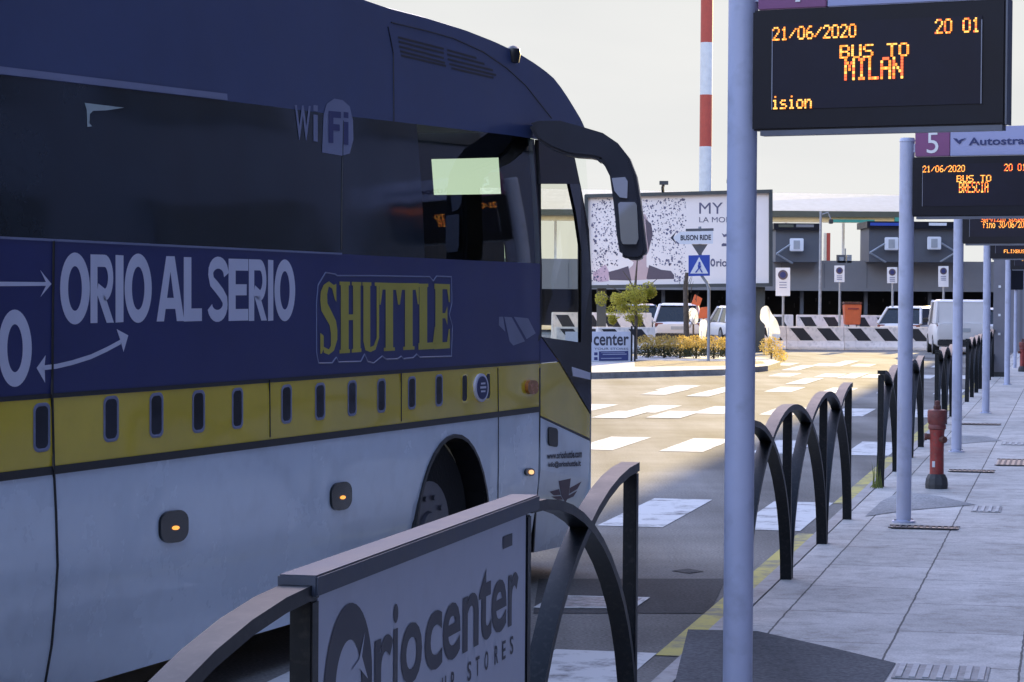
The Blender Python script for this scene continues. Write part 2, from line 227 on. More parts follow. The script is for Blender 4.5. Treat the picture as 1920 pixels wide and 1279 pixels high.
# ------------------------------------------------------------------ mesh builder
class MB:
    def __init__(s): s.v = []; s.f = []; s.mi = []
    def add(s, vs, fs, m=0):
        b = len(s.v); s.v += [Vector(q) for q in vs]
        for f in fs: s.f.append(tuple(b + i for i in f)); s.mi.append(m)
        return s
    def box(s, c, size, rz=0.0, m=0, ax=None):
        c = Vector(c); hx, hy, hz = [q / 2 for q in size]
        if ax: X, Y, Z = ax
        else: X, Y, Z = Vector((math.cos(rz), math.sin(rz), 0)), Vector((-math.sin(rz), math.cos(rz), 0)), Vector((0, 0, 1))
        P = [c + X * (i * hx) + Y * (j * hy) + Z * (k * hz) for k in (-1, 1) for j in (-1, 1) for i in (-1, 1)]
        return s.add(P, [(0, 2, 3, 1), (4, 5, 7, 6), (0, 1, 5, 4), (2, 6, 7, 3), (0, 4, 6, 2), (1, 3, 7, 5)], m)
    def cyl(s, p0, p1, r0, r1=None, n=16, m=0, caps=True):
        p0, p1 = Vector(p0), Vector(p1); r1 = r0 if r1 is None else r1
        d = (p1 - p0).normalized(); a = d.orthogonal().normalized(); b = d.cross(a)
        P = []
        for p, r in ((p0, r0), (p1, r1)):
            for i in range(n): t = 2 * math.pi * i / n; P.append(p + (a * math.cos(t) + b * math.sin(t)) * r)
        F = [(i, (i + 1) % n, n + (i + 1) % n, n + i) for i in range(n)]
        if caps: F += [tuple(reversed(range(n))), tuple(range(n, 2 * n))]
        return s.add(P, F, m)
    def tube(s, pts, r, n=8, m=0):
        pts = [Vector(p) for p in pts]; rs = r if isinstance(r, (list, tuple)) else [r] * len(pts); P = []; ref = None
        for i, p in enumerate(pts):
            d = (pts[min(i + 1, len(pts) - 1)] - pts[max(i - 1, 0)]).normalized()
            a = d.orthogonal() if ref is None else ref - d * ref.dot(d)
            a.normalize(); ref = a; b = d.cross(a)
            for k in range(n): t = 2 * math.pi * k / n; P.append(p + (a * math.cos(t) + b * math.sin(t)) * rs[i])
        F = [(i * n + k, i * n + (k + 1) % n, (i + 1) * n + (k + 1) % n, (i + 1) * n + k) for i in range(len(pts) - 1) for k in range(n)]
        F += [tuple(reversed(range(n))), tuple((len(pts) - 1) * n + k for k in range(n))]
        return s.add(P, F, m)
    def bar(s, pts, side, w, th, m=0):           # flat bar swept along pts, width w along 'side', thickness th in the plane of the sweep
        pts = [Vector(p) for p in pts]; P = []; side = Vector(side).normalized()
        for i, p in enumerate(pts):
            d = (pts[min(i + 1, len(pts) - 1)] - pts[max(i - 1, 0)]).normalized(); u = side.cross(d).normalized()
            for a, b in ((-1, -1), (1, -1), (1, 1), (-1, 1)): P.append(p + side * (a * w / 2) + u * (b * th / 2))
        F = [(i * 4 + k, i * 4 + (k + 1) % 4, i * 4 + 4 + (k + 1) % 4, i * 4 + 4 + k) for i in range(len(pts) - 1) for k in range(4)]
        n = len(pts) - 1; F += [(3, 2, 1, 0), (n * 4, n * 4 + 1, n * 4 + 2, n * 4 + 3)]
        return s.add(P, F, m)
    def lathe(s, c, prof, n=20, m=0):
        c = Vector(c); P = []
        for r, z in prof:
            for i in range(n): t = 2 * math.pi * i / n; P.append(c + Vector((r * math.cos(t), r * math.sin(t), z)))
        F = [(j * n + i, j * n + (i + 1) % n, (j + 1) * n + (i + 1) % n, (j + 1) * n + i) for j in range(len(prof) - 1) for i in range(n)]
        F += [tuple(reversed(range(n))), tuple((len(prof) - 1) * n + i for i in range(n))]
        return s.add(P, F, m)
    def grid(s, fn, nu, nv, m=0):
        P = [fn(i / nu, j / nv) for j in range(nv + 1) for i in range(nu + 1)]
        F = [(j * (nu + 1) + i, j * (nu + 1) + i + 1, (j + 1) * (nu + 1) + i + 1, (j + 1) * (nu + 1) + i) for j in range(nv) for i in range(nu)]
        return s.add(P, F, m)
    def prism(s, poly, off, m=0):                # poly: 3-D outline, extruded by vector off
        off = Vector(off); n = len(poly); P = [Vector(p) for p in poly] + [Vector(p) + off for p in poly]
        return s.add(P, [tuple(range(n)), tuple(reversed(range(n, 2 * n)))] + [(i, i + n, (i + 1) % n + n, (i + 1) % n) for i in range(n)], m)
    def build(s, name, mats, parent=None, smooth=False, bevel=0, world=True):
        me = bpy.data.meshes.new(name); o = bpy.data.objects.new(name, me); C.objects.link(o)
        off = Vector((0, 0, 0))
        if parent is not None:
            o.parent = parent
            if world:
                q = parent
                while q is not None: off += Vector(q.location); q = q.parent
        me.from_pydata([v - off for v in s.v], [], s.f)
        for mm in (mats if isinstance(mats, (list, tuple)) else [mats]): me.materials.append(mm)
        for p, i in zip(me.polygons, s.mi): p.material_index = i
        b = bmesh.new(); b.from_mesh(me); bmesh.ops.recalc_face_normals(b, faces=b.faces)
        if bevel: bmesh.ops.bevel(b, geom=[e for e in b.edges if len(e.link_faces) == 2 and e.calc_face_angle(0) > .5], offset=bevel, segments=2, affect='EDGES', clamp_overlap=True)
        b.to_mesh(me); b.free()
        if smooth:
            for p in me.polygons: p.use_smooth = True
            try: me.set_sharp_from_angle(angle=R(38))
            except Exception: pass
        return o
def tag(o, label=None, cat=None, group=None, kind=None):
    if label: o['label'] = label
    if cat: o['category'] = cat
    if group: o['group'] = group
    if kind: o['kind'] = kind
    return o
def thing(name, label, cat, loc=(0, 0, 0), rz=0.0, group=None):
    o = bpy.data.objects.new(name, None); C.objects.link(o); o.empty_display_size = .2
    o.location = loc; o.rotation_euler = (0, 0, rz); return tag(o, label, cat, group)
def dup(root, loc, rz=None, label=None):
    r = root.copy(); C.objects.link(r); r.location = loc
    if rz is not None: r.rotation_euler = (0, 0, rz)
    if label: r['label'] = label
    for ch in list(root.children):
        c = ch.copy(); C.objects.link(c); c.parent = r
        for g in list(ch.children):
            d = g.copy(); C.objects.link(d); d.parent = c
    return r
def struct(mb, name, mats, **k):
    return tag(mb.build(name, mats, **k), kind='structure')

# 2-D lettering: glyph outlines from the built-in font, normalised to the unit box
_gc = {}
def glyphs(text, bold=0.0):
    k = (text, bold)
    if k in _gc: return _gc[k]
    cu = bpy.data.curves.new('t', 'FONT'); cu.body = text; cu.offset = bold; cu.resolution_u = 4
    ob = bpy.data.objects.new('t', cu); C.objects.link(ob)
    dg = bpy.context.evaluated_depsgraph_get(); dg.update(); me = bpy.data.meshes.new_from_object(ob.evaluated_get(dg))
    vs = [(v.co.x, v.co.y) for v in me.vertices]; fs = [tuple(p.vertices) for p in me.polygons]
    bpy.data.objects.remove(ob); bpy.data.curves.remove(cu); bpy.data.meshes.remove(me)
    x0, x1 = min(v[0] for v in vs), max(v[0] for v in vs); y0, y1 = min(v[1] for v in vs), max(v[1] for v in vs)
    _gc[k] = ([((x - x0) / max(1e-6, x1 - x0), (y - y0) / max(1e-6, y1 - y0)) for x, y in vs], fs); return _gc[k]
def put(mb, vf, fn, m=0):
    vs, fs = vf; mb.add([fn(u, v) for u, v in vs], fs, m)
def stroke(pts, wd, asp=1.0):                    # thick polyline as quads; unit box, asp = width/height
    P = [Vector((x * asp, y)) for x, y in pts]; V = []
    for i, p in enumerate(P):
        d = (P[min(i + 1, len(P) - 1)] - P[max(i - 1, 0)]).normalized(); n = Vector((-d.y, d.x)) * (wd / 2)
        V += [p + n, p - n]
    return [(q.x / asp, q.y) for q in V], [(2 * i, 2 * i + 1, 2 * i + 3, 2 * i + 2) for i in range(len(P) - 1)]
def arc(cx, cy, rx, ry, a0, a1, n=14): return [(cx + rx * math.cos(R(a0 + (a1 - a0) * i / n)), cy + ry * math.sin(R(a0 + (a1 - a0) * i / n))) for i in range(n + 1)]
def ring(wx=.27, wy=.19, n=40):
    V = []; 
    for i in range(n):
        c, q = math.cos(2 * math.pi * i / n), math.sin(2 * math.pi * i / n); V += [(.5 + .5 * c, .5 + .5 * q), (.5 + (.5 - wx) * c, .5 + (.5 - wy) * q)]
    return V, [(2 * i, 2 * i + 1, (2 * i + 3) % (2 * n), (2 * i + 2) % (2 * n)) for i in range(n)]
def quads(*rects):
    V, F = [], []
    for r in rects:
        b = len(V)
        if len(r) == 4 and not isinstance(r[0], tuple): x0, y0, x1, y1 = r; V += [(x0, y0), (x1, y0), (x1, y1), (x0, y1)]; F.append((b, b + 1, b + 2, b + 3))
        else: V += list(r); F.append(tuple(range(b, b + len(r))))
    return V, F
def join(*vfs):
    V, F = [], []
    for v, f in vfs: b = len(V); V += v; F += [tuple(i + b for i in q) for q in f]
    return V, F
def bold_letter(ch):
    if ch == 'O': return ring()
    if ch == 'I': return quads((0, 0, 1, 1))
    if ch == 'L': return quads((0, 0, .42, 1), (.42, 0, 1, .2))
    if ch == 'E': return quads((0, 0, .36, 1), (.36, 0, 1, .19), (.36, .81, 1, 1), (.36, .41, .92, .59))
    if ch == 'A': return quads([(0, 0), (.27, 0), (.5, .76), (.5, 1), (.35, 1)], [(1, 0), (.65, 1), (.5, 1), (.5, .76), (.73, 0)], [(.327, .19), (.673, .19), (.621, .36), (.379, .36)])
    if ch == 'R': return join(quads((0, 0, .30, 1), [(.52, .42), (.30, .42), (.30, .40), (.70, 0), (1.02, 0)][:0] or [(.30, .405), (.62, .405), (1.0, 0), (.69, 0)]), stroke([(.30, .91)] + arc(.60, .66, .26, .25, 90, -90) + [(.30, .41)][:0] + [(.30, .495)], .18, .8))
    if ch == 'S': return stroke([(.90, .72)] + arc(.52, .74, .36, .17, 10, 180, 10) + [(.22, .62), (.45, .53), (.68, .43), (.84, .33)] + arc(.48, .26, .36, .17, 5, -170, 10), .185, .78)
def slab_letter(ch):
    if ch == 'H': return quads((.06, .05, .42, .95), (.62, .05, .96, .95), (.42, .46, .62, .54), (0, 0, .48, .05), (.56, 0, 1, .05), (0, .95, .48, 1), (.56, .95, 1, 1))
    if ch == 'U': return join(quads((.05, .16, .42, .95), (0, .95, .48, 1), (.66, .95, 1, 1), (.76, .2, .9, .95), [(.05, .16), (.16, .03), (.42, .0), (.42, .16)], [(.42, 0), (.7, .03), (.9, .2), (.76, .2), (.6, .09), (.42, .07)]))
    if ch == 'T': return quads((.31, .05, .69, .9), (.22, 0, .78, .05), (0, .9, 1, 1), [(0, .68), (.06, .68), (.16, .9), (0, .9)], [(1, .68), (1, .9), (.84, .9), (.94, .68)])
    if ch == 'L': return quads((.06, .1, .50, .95), (0, 0, 1, .1), (0, .95, .56, 1), [(1, .1), (.82, .1), (.93, .34), (1, .34)])
    if ch == 'E': return quads((.06, .1, .52, .92), (0, 0, 1, .1), (0, .92, 1, 1), [(1, .1), (.82, .1), (.93, .3), (1, .3)], [(1, .92), (1, .72), (.93, .72), (.82, .92)], [(.52, .47), (.7, .47), (.84, .36), (.84, .66), (.7, .55), (.52, .55)])
    if ch == 'S': return quads([(0, .02), (.08, .02), (.2, .08), (.2, .26), (0, .3)], [(.2, .03), (.5, 0), (.5, .07), (.2, .11)], [(.5, 0), (.8, .05), (1, .2), (1, .33), (.62, .29), (.62, .12), (.5, .07)], [(.62, .29), (1, .33), (.92, .46), (.42, .70), (.40, .82), (0, .74), (.06, .60), (.55, .40)], [(0, .74), (.40, .82), (.5, .93), (.5, 1), (.2, .95), (.03, .86)], [(.5, .93), (.7, .9), (.84, .76), (.94, .72), (.94, .97), (.8, .95), (.5, 1)])

LEDF = {'0': '0E11111111110E', '1': '040C040404040E', '2': '0E11010204081F', '3': '1F02040201110E', '6': '0608101E11110E', '/': '00010204081000', 'A': '0E11111F111111', 'B': '1E11111E11111E', 'C': '0E11101010110E', 'E': '1F10101E10101F',
        'F': '1F10101E101010', 'I': '0E04040404040E', 'L': '1010101010101F', 'M': '111B1515111111', 'N': '11111915131111', 'O': '0E11111111110E', 'P': '1E11111E101010', 'R': '1E11111E141211', 'S': '0F10100E01011E', 'T': '1F040404040404',
        'U': '1111111111110E', 'X': '11110A040A1111', 'i': '04000C0404040E', 's': '00000E100E011E', 'o': '00000E1111110E', 'n': '00001619111111', 'e': '00000E111F100E', 'r': '00001619101010', 'v': '000011110A0A04', 'z': '00001F0204081F',
        'p': '00001E111E1010', 'f': '0609081C080808', 't': '08081E0808090E', 'd': '01010D1311130D', 'a': '00000E010F110F', ' ': '00000000000000'}
def led_text(mb, text, fn, mset=(0, 1), solid=.16):
    n = len(text); tot = n * 6 - 1
    for ci, ch in enumerate(text):
        rows = LEDF.get(ch, LEDF[' '])
        for r in range(7):
            b = int(rows[2 * r:2 * r + 2], 16)
            for c in range(5):
                if b >> (4 - c) & 1:
                    m = random.choice(mset); x = ci * 6 + c
                    u0, u1, v0, v1 = (x - solid) / tot, (x + 1 + solid * .5) / tot, 1 - (r + 1.0) / 7 + .012, 1 - r / 7 - .006
                    mb.add([fn(u0, v0), fn(u1, v0), fn(u1, v1), fn(u0, v1)], [(0, 1, 2, 3)], m)

# ================================================================== GROUND
struct(MB().grid(lambda u, v: Vector((-700 + 1400 * u, -60 + 1500 * v, 0)), 8, 8), 'road', m_road)
pv = MB(); a0, a1 = -12.0, 130.0
o = tag(MB().box((( a0 + a1) / 2, -.455, SW / 2), (a1 - a0, 4.09, SW)).build('pavement', m_pave), kind='structure')   # local x along the kerb, y to the left
# slab spans lateral -1.65 .. +4.89 (local y = -lateral)
o.rotation_euler = (0, 0, KROT)
kb = MB().box(((a0 + a1) / 2, 1.646, SW / 2 - .004), (a1 - a0, .11, SW + .004)); kb = kb.build('kerb', m_kerb, bevel=.012); kb.rotation_euler = (0, 0, KROT); tag(kb, kind='structure')

def kquad(mb, l0, l1, A0, A1, z, m=0): mb.add([kp(l0, A0, z), kp(l1, A0, z), kp(l1, A1, z), kp(l0, A1, z)], [(0, 1, 2, 3)], m)
zb = MB()
PER = 9.09; CR0 = a_of(9.35, -2.2)
for i in range(7):
    A0 = CR0 + PER * i; A1 = A0 + 2.62
    for j in range(6):
        l1 = -1.93 - 1.03 * j
        if i == 0 and j > 0 and False: continue
        zb.add([kp(l1 - .50, A0, .004), kp(l1, A0, .004), kp(l1, A1, .004), kp(l1 - .50, A1, .004)], [(0, 1, 2, 3)])
# further painted marks on the sunlit forecourt
for (px, py, L_, W_) in ((1265, 778, 2.2, .5), (1165, 778, 2.2, .5), (1330, 738, 3, .4), (1250, 735, 3, .45), (1500, 690, 5, .4), (1580, 682, 6, .4), (1510, 715, 4, .4), (1600, 705, 4, .4)):
    g = ground(px, py); l = g.dot(KN); a = g.dot(KD); kquad(zb, l - W_ / 2, l + W_ / 2, a - L_ / 2, a + L_ / 2, .0075)
struct(zb, 'crossing_paint', m_zebra)
yl = MB()
for i in range(0, 6):
    A0 = CR0 + PER * i + 2.55; kquad(yl, -1.925, -1.79, A0, A0 + PER - 2.75, .0045)
kquad(yl, -1.925, -1.79, -2, CR0 - .15, .0045)
struct(yl, 'yellow_kerb_line', m_yellow_line)
# asphalt patches by the kerb crossings and a repaired strip in the road
pt = MB(); 
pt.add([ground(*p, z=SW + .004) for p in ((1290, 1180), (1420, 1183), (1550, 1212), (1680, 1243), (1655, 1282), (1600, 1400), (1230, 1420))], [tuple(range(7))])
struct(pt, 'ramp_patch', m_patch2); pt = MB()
pt.add([ground(*p, z=SW + .004) for p in ((1622, 968), (1700, 957), (1830, 946), (1760, 930), (1690, 921), (1652, 940))], [tuple(range(6))])
pt.add([ground(*p, z=SW + .004) for p in ((1752, 838), (1800, 832), (1880, 826), (1850, 818), (1790, 816))], [tuple(range(5))])
struct(pt, 'ramp_paving', asphalt('ramp_paving', (.42, .41, .40)))
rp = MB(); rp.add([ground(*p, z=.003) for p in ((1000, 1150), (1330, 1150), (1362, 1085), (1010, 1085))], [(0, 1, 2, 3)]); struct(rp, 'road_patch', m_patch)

# ================================================================== TERMINAL (outside the frame, throws the shade)
tb = thing('terminal_building', 'long dark panelled terminal building along the inner side of the pavement', 'building', kp(12, 60, 0))
FACE = 2.5; H = (FACE + 3.8) / math.sin(SUN_AZ - KAPPA) * math.tan(SUN_EL)
f_ = MB()
def kbox(mb, l0, l1, A0, A1, z0, z1, m=0):
    mb.box(kp((l0 + l1) / 2, (A0 + A1) / 2, (z0 + z1) / 2), (A1 - A0, l1 - l0, z1 - z0), KROT, m)
GA0, GA1, GZ0, GZ1 = 96, 108, 11.6, 13.6
GA0, GA1 = 42 + (FACE + 1) / math.tan(SUN_AZ - KAPPA) - 5, 42 + (FACE + 1) / math.tan(SUN_AZ - KAPPA) + 7; GZ0 = (FACE + .63) / math.sin(SUN_AZ - KAPPA) * math.tan(SUN_EL); GZ1 = (FACE + 1.45) / math.sin(SUN_AZ - KAPPA) * math.tan(SUN_EL)  # opening added to send a patch of sun onto the pavement
kbox(f_, FACE, 15, -70, GA0, 0, H); kbox(f_, FACE, 15, GA1, 240, 0, H); kbox(f_, FACE, 15, GA0, GA1, 0, GZ0); kbox(f_, FACE, 15, GA0, GA1, GZ1, H)
f_.build('wall', m_facade, tb)
wn = MB()
for fl in range(5):
    for i in range(40):
        A = -66 + i * 4.0
        if A + 3 > GA0 - 2 and A < GA1 + 2: continue
        kbox(wn, FACE - .04, FACE - .005, A, A + 2.9, .7 + fl * 3.5, 3.1 + fl * 3.5)
wn.build('window', mat('facade_window', (.02, .028, .045), .6), tb)

# ================================================================== BUS
BETA = math.atan((2590 - 960) / FPX)
BH = Vector((math.sin(BETA), math.cos(BETA), 0)); BN = Vector((math.cos(BETA), -math.sin(BETA), 0)); ZV = Vector((0, 0, 1))
B0 = at(1010, 900, FPX / 318.0); B0.z = 0
def P(s, z, d=0.0): return B0 + BH * s + ZV * z - BN * d
def tumble(z): return 0.0 if z < 1.85 else .045 * ((z - 1.85) / .7) ** 1.5
def tuck(z): return .07 * max(0, (.75 - z) / .55) ** 1.8
def dd(z): return tumble(z) + tuck(z)
def sz(px, py, d=None):
    q = 0.0 if d is None else d
    for _ in range(8):
        p = on_plane(px, py, B0 - BN * q, BN); r = p - B0; s, z = r.dot(BH), p.z
        if d is None: q = dd(z)
    return s, z
def curve(pxs, d=None):
    pts = sorted(sz(x, y, d) for x, y in pxs)
    def f(s):
        if s <= pts[0][0]:
            (a, b), (c, e) = pts[0], pts[1]
        elif s >= pts[-1][0]:
            (a, b), (c, e) = pts[-2], pts[-1]
        else:
            for i in range(len(pts) - 1):
                if pts[i][0] <= s <= pts[i + 1][0]: (a, b), (c, e) = pts[i], pts[i + 1]; break
        return b + (e - b) * (s - a) / (c - a)
    return f
REAR = -10.6
bus = thing('coach', 'blue, yellow and white shuttle coach standing at the kerb with lettering along its side', 'bus', P(-4, 0, 1.27))
zw_top = curve([(0, 140), (425, 189), (663, 219), (960, 254), (1010, 262)])      # glass top / blue roof panel
z_sill = lambda s: sz(330, 462)[1]                                               # glass bottom / blue band
z_ytop = lambda s: sz(500, 712)[1]
z_ybot = lambda s: sz(300, 850)[1]
zS, zYT, zYB = z_sill(0), z_ytop(0), z_ybot(0)
ZB = sz(1005, 1035)[1]
SF = sz(1108, 640)[0]                                # front end of the straight side
shellV, shellF = [], []
def shell(mb):
    b = len(shellV); shellV.extend(mb.v); shellF.extend([tuple(b + i for i in f) for f in mb.f])
def strip(lo, hi, s0, s1, ns, nv, off=0.0):
    m = MB()
    def fn(u, v):
        s = s0 + (s1 - s0) * u; a = lo(s) if callable(lo) else lo; b = hi(s) if callable(hi) else hi
        z = a + (b - a) * v; return P(s, z, dd(z) - off)
    m.grid(fn, ns, nv); return m
# wheel arch on the white lower panel
AS0, _ = sz(768, 1000); AS1, _ = sz(916, 945); ATOP = sz(845, 818)[1]; AC = (AS0 + AS1) / 2; AR = (AS1 - AS0) / 2
def arch(s):
    t = (s - AC) / AR
    if abs(t) >= 1: return ZB
    return ZB + (ATOP - ZB) * (1 - abs(t) ** 2.4) ** .5
segs = [(REAR, AS0, 30), (AS0, AS1, 28), (AS1, 0.0, 8)]
lower = MB()
for s0, s1, n in segs:
    lo = arch if (s0, s1) == (AS0, AS1) else ZB
    q = strip(lo, zYB - .028, s0, s1, n, 10); lower.add(q.v, q.f)
shell(lower); lower.build('lower_panel', m_white, bus, smooth=True)
q = strip(zYB, zYT - .012, REAR, 0.0, 30, 3); shell(q); q.build('yellow_band', m_yel, bus, smooth=True)
q = strip(zYB - .030, zYB + .002, REAR, 0, 30, 2, off=.006); shell(q); q.build('rub_strip', m_black, bus)
q = strip(zYT - .014, zYT + .004, REAR, 0, 30, 1, off=.004); shell(q); q.build('trim_strip', m_black, bus)
q = strip(zYT, zS, REAR, 0.0, 30, 4); shell(q); q.build('blue_band', m_blue, bus, smooth=True)
SG = sz(790, 350)[0]
q = strip(zS, zw_top, REAR, SG, 30, 8); shell(q); q.build('side_window', m_dkglass, bus, smooth=True)
q = strip(zS, zw_top, SG, 0.0, 8, 8); shell(q); q.build('front_side_window', m_tint, bus, smooth=True)
q = strip(ZB + .02, zw_top, -.05, .07, 2, 16, off=-.012); q.build('door_seal', m_black, bus)
q = strip(lambda s: zw_top(s) + .002, lambda s: zw_top(s) + .030, REAR, sz(425, 188)[0], 24, 1, off=.005); q.build('gutter_strip', m_lavdim, bus)
q = strip(lambda s: zS - .003, lambda s: zS + .006, REAR, sz(640, 473)[0], 20, 1, off=.004); q.build('window_seal', m_lavdim, bus)
# roof: superelliptic sections, the front falling in a dome
sil = curve([(683, 0), (760, 20), (833, 43), (890, 66), (933, 87), (970, 111), (1000, 135), (1020, 163), (1035, 190), (1052, 222), (1066, 258)], d=.20)
s_dome = sz(690, 2, .20)[0]; s_end = sz(1062, 250, .20)[0]
zr0 = sil(s_dome) 
def zroof(s):
    if s < s_dome: return zr0 + min(.035, (s_dome - s) * .02)
    return max(sil(s), zw_top(s) + .02)
def roofpt(s, t):
    zw = zw_top(s); zr = zroof(s); hgt = zr - zw; d0 = dd(zw)
    if t <= .5:                                      # side panel, leaning in a little
        q = t / .5; return s, zw + hgt * .93 * q, d0 + .05 * hgt * q
    q = (t - .5) / .5; GUT = d0 + .05 * hgt           # crown
    return s, zw + hgt * (.93 + .07 * math.sin(q * math.pi / 2) ** .5) + .06 * q * min(1, hgt / .5), GUT + (1.27 - GUT) * q
ss = [REAR + (s_dome - REAR) * i / 16 for i in range(16)] + [s_dome + (s_end - s_dome) * i / 26 for i in range(27)]
tt = [0, .06, .12, .18, .24, .3, .36, .42, .46, .5, .51, .53, .57, .64, .72, .82, .92, 1.0]
rf = MB()
for side in (0, 1):
    b = len(rf.v)
    for t in tt:
        for s in ss:
            s_, z, d = roofpt(s, t); rf.v.append(P(s_, z, d if side == 0 else 2.54 - d))
    n = len(ss)
    for j in range(len(tt) - 1):
        for i in range(n - 1):
            rf.f.append((b + j * n + i, b + j * n + i + 1, b + (j + 1) * n + i + 1, b + (j + 1) * n + i)); rf.mi.append(0 if tt[j] < .5 else 1)
shell(rf); rf.build('roof', [m_blue_up, m_white], bus, smooth=True)
# ---- door and front corner, right of the door gap
def poly(pxs, off=0.0):
    out = []
    for x, y in pxs:
        s, z = sz(x, y); out.append(P(s, z, dd(z) - off))
    return out
def panel(name, pxs, m, off=0.0, th=.02, parent=None):
    mb = MB().prism(poly(pxs, off), BN * -th); shell(mb); return mb.build(name, m, parent or bus)
door = panel('door', [(1013, 783), (1106, 827), (1106, 900), (1104, 955), (1062, 1023), (1001, 1036), (1006, 950), (1012, 880)], m_white)
panel('door_yellow_panel', [(1013, 682), (1047, 679), (1106, 777), (1106, 822), (1013, 779)], m_yel, parent=door)
panel('door_black_edge', [(1013, 779.5), (1106, 822.5), (1106, 826.5), (1013, 782.5)], m_black, off=.002, parent=door)
panel('door_blue_panel', [(1013, 630), (1047, 678), (1013, 681)], m_blue, parent=door)
panel('corner_mask', [(1017, 632), (1088, 642), (1109, 642), (1109, 690), (1108, 776), (1049, 677)], m_blackgloss)
panel('door_frame', [(1010, 262), (1072, 268), (1088, 345), (1012, 345)], m_black, parent=door)
panel('front_pillar', [(1068, 345), (1088, 345), (1104, 430), (1109, 520), (1110, 642), (1089, 642), (1090, 560), (1090, 470), (1080, 400)], m_blackgloss, off=.001)
panel('door_post', [(1008, 262), (1014, 345), (1015, 632), (1009, 640)], m_black, off=.0015, parent=door)
gp = poly([(1015, 345), (1068, 345), (1080, 400), (1090, 470), (1090, 560), (1088, 641), (1015, 632)], -.008); MB().add(gp, [tuple(range(7))]).build('door_glass', m_doorgl, door)
MB().prism(poly([(1011, 690), (1013, 690), (1012.5, 880), (1006, 950), (1001, 1036), (999, 1036), (1004, 950), (1010, 880)], .002), BN * -.03).build('door_gap', m_black, bus)
# pale strip at the lower corner of the screen
panel('screen_strip', [(1072, 688), (1106, 699), (1106, 712), (1074, 705)], m_lav, off=.004, th=.006)
# front: windscreen and mask, turned away from the camera
FR = MB(); fs0 = SF
def front_s(d): return SF + .02 + .34 * (1 - (1 - min(1, max(0, min(d, 2.54 - d)) / 1.27)) ** 2)
zc_top = zw_top(SF) + .05
def frontgrid(z0, z1, d0, d1, nd, nz, rake=.0):
    m = MB(); m.grid(lambda u, v: P(front_s(d0 + (d1 - d0) * u) - max(0, (z0 + (z1 - z0) * v) - 1.9) * .22, z0 + (z1 - z0) * v, d0 + (d1 - d0) * u), nd, nz); return m
frontgrid(ZB, 1.12, 0.0, 2.54, 16, 3).build('front_mask', m_white, bus, smooth=True)
# openings left by the blinds: where the light gets through the screen
def proj(p):
    r = Vector(p) - CAM; k_ = FPX / r.dot(Fw); return 960 + r.dot(Rt) * k_, 639.5 - r.dot(Up) * k_
def wsurf(d, z): return P(front_s(d) - max(0, z - 1.9) * .22, z, d)
def front_hit(px, py):
    best = None
    for i in range(255):
        q = i * .01; z = 2.0
        for _ in range(3):
            x, y = proj(wsurf(q, z)); x2, y2 = proj(wsurf(q, z + .1)); z += .1 * (py - y) / (y2 - y)
        e = abs(proj(wsurf(q, z))[0] - px)
        if best is None or e < best[0]: best = (e, q, z)
    return best[1], best[2]
dA, zA1 = front_hit(938, 296); dB, zA0 = front_hit(818, 366); zA1b = front_hit(818, 300)[1]; zA0 = min(zA0, front_hit(938, 366)[1] + .01)
zlo, zhi = min(zA0, zA1), max(zA1, zA1b)
dD = front_hit(1012, 500)[0]
bl = MB()
def addg(z0, z1, d0, d1):
    if z1 > z0 and d1 > d0:
        q = frontgrid(z0, z1, d0, d1, 6, 4); bl.add(q.v, q.f)
ztop = zc_top + .1
addg(1.12, ztop, dB, 2.54); addg(1.12, zlo, dA, dB); addg(zhi, ztop, dA, dB); addg(1.12, ztop, dD, dA)
bl.build('sun_blind', m_inside, bus)
frontgrid(1.12, ztop, 0.0, 2.54, 12, 6).build('windscreen', m_clear, bus, smooth=True)
for ob in bus.children:
    if ob.name.startswith('sun_blind'):
        for v in ob.data.vertices: v.co -= BH * .03
# far side, rear, floor, bulkheads
fl = MB(); fl.grid(lambda u, v: P(REAR + (SF + .02 - REAR) * u, ZB + (zS - ZB) * v, 2.54), 4, 2); fl.build('far_side_panel', m_white, bus)
fl = MB(); fl.grid(lambda u, v: P(REAR + (SF - REAR) * u, zS + (zw_top(REAR + (SF - REAR) * u) - zS) * v, 2.54 - .085 * v), 10, 3); fl.build('far_side_window', m_dkglass, bus)
rr = MB(); rr.grid(lambda u, v: P(REAR - .02, ZB + (zr0 - .2 - ZB) * v, 2.54 * u), 2, 3); rr.build('rear_panel', m_blue_up, bus)
MB().box(P((REAR + SF - 1.3) / 2, 1.0, 1.27), (SF - 1.3 - REAR, 2.3, .08), math.pi / 2 - BETA).build('floor', m_inside, bus)
MB().box(P((REAR - .6) / 2, .62, 1.5), (-REAR - .9, 1.5, .66), math.pi / 2 - BETA).build('luggage_hold', m_inside, bus)
st = MB()
for i in range(5):
    for dq in (.5, 2.0): st.box(P(-2.3 - i * .85, 1.55, dq), (.14, .9, 1.0), math.pi / 2 - BETA).box(P(-2.1 - i * .85, 1.25, dq), (.4, .9, .12), math.pi / 2 - BETA)
st.build('seat', m_seat, bus)
MB().box(P(SF - .15, 1.15, 1.4), (.5, 1.9, .28), math.pi / 2 - BETA).build('dashboard', m_inside, bus)
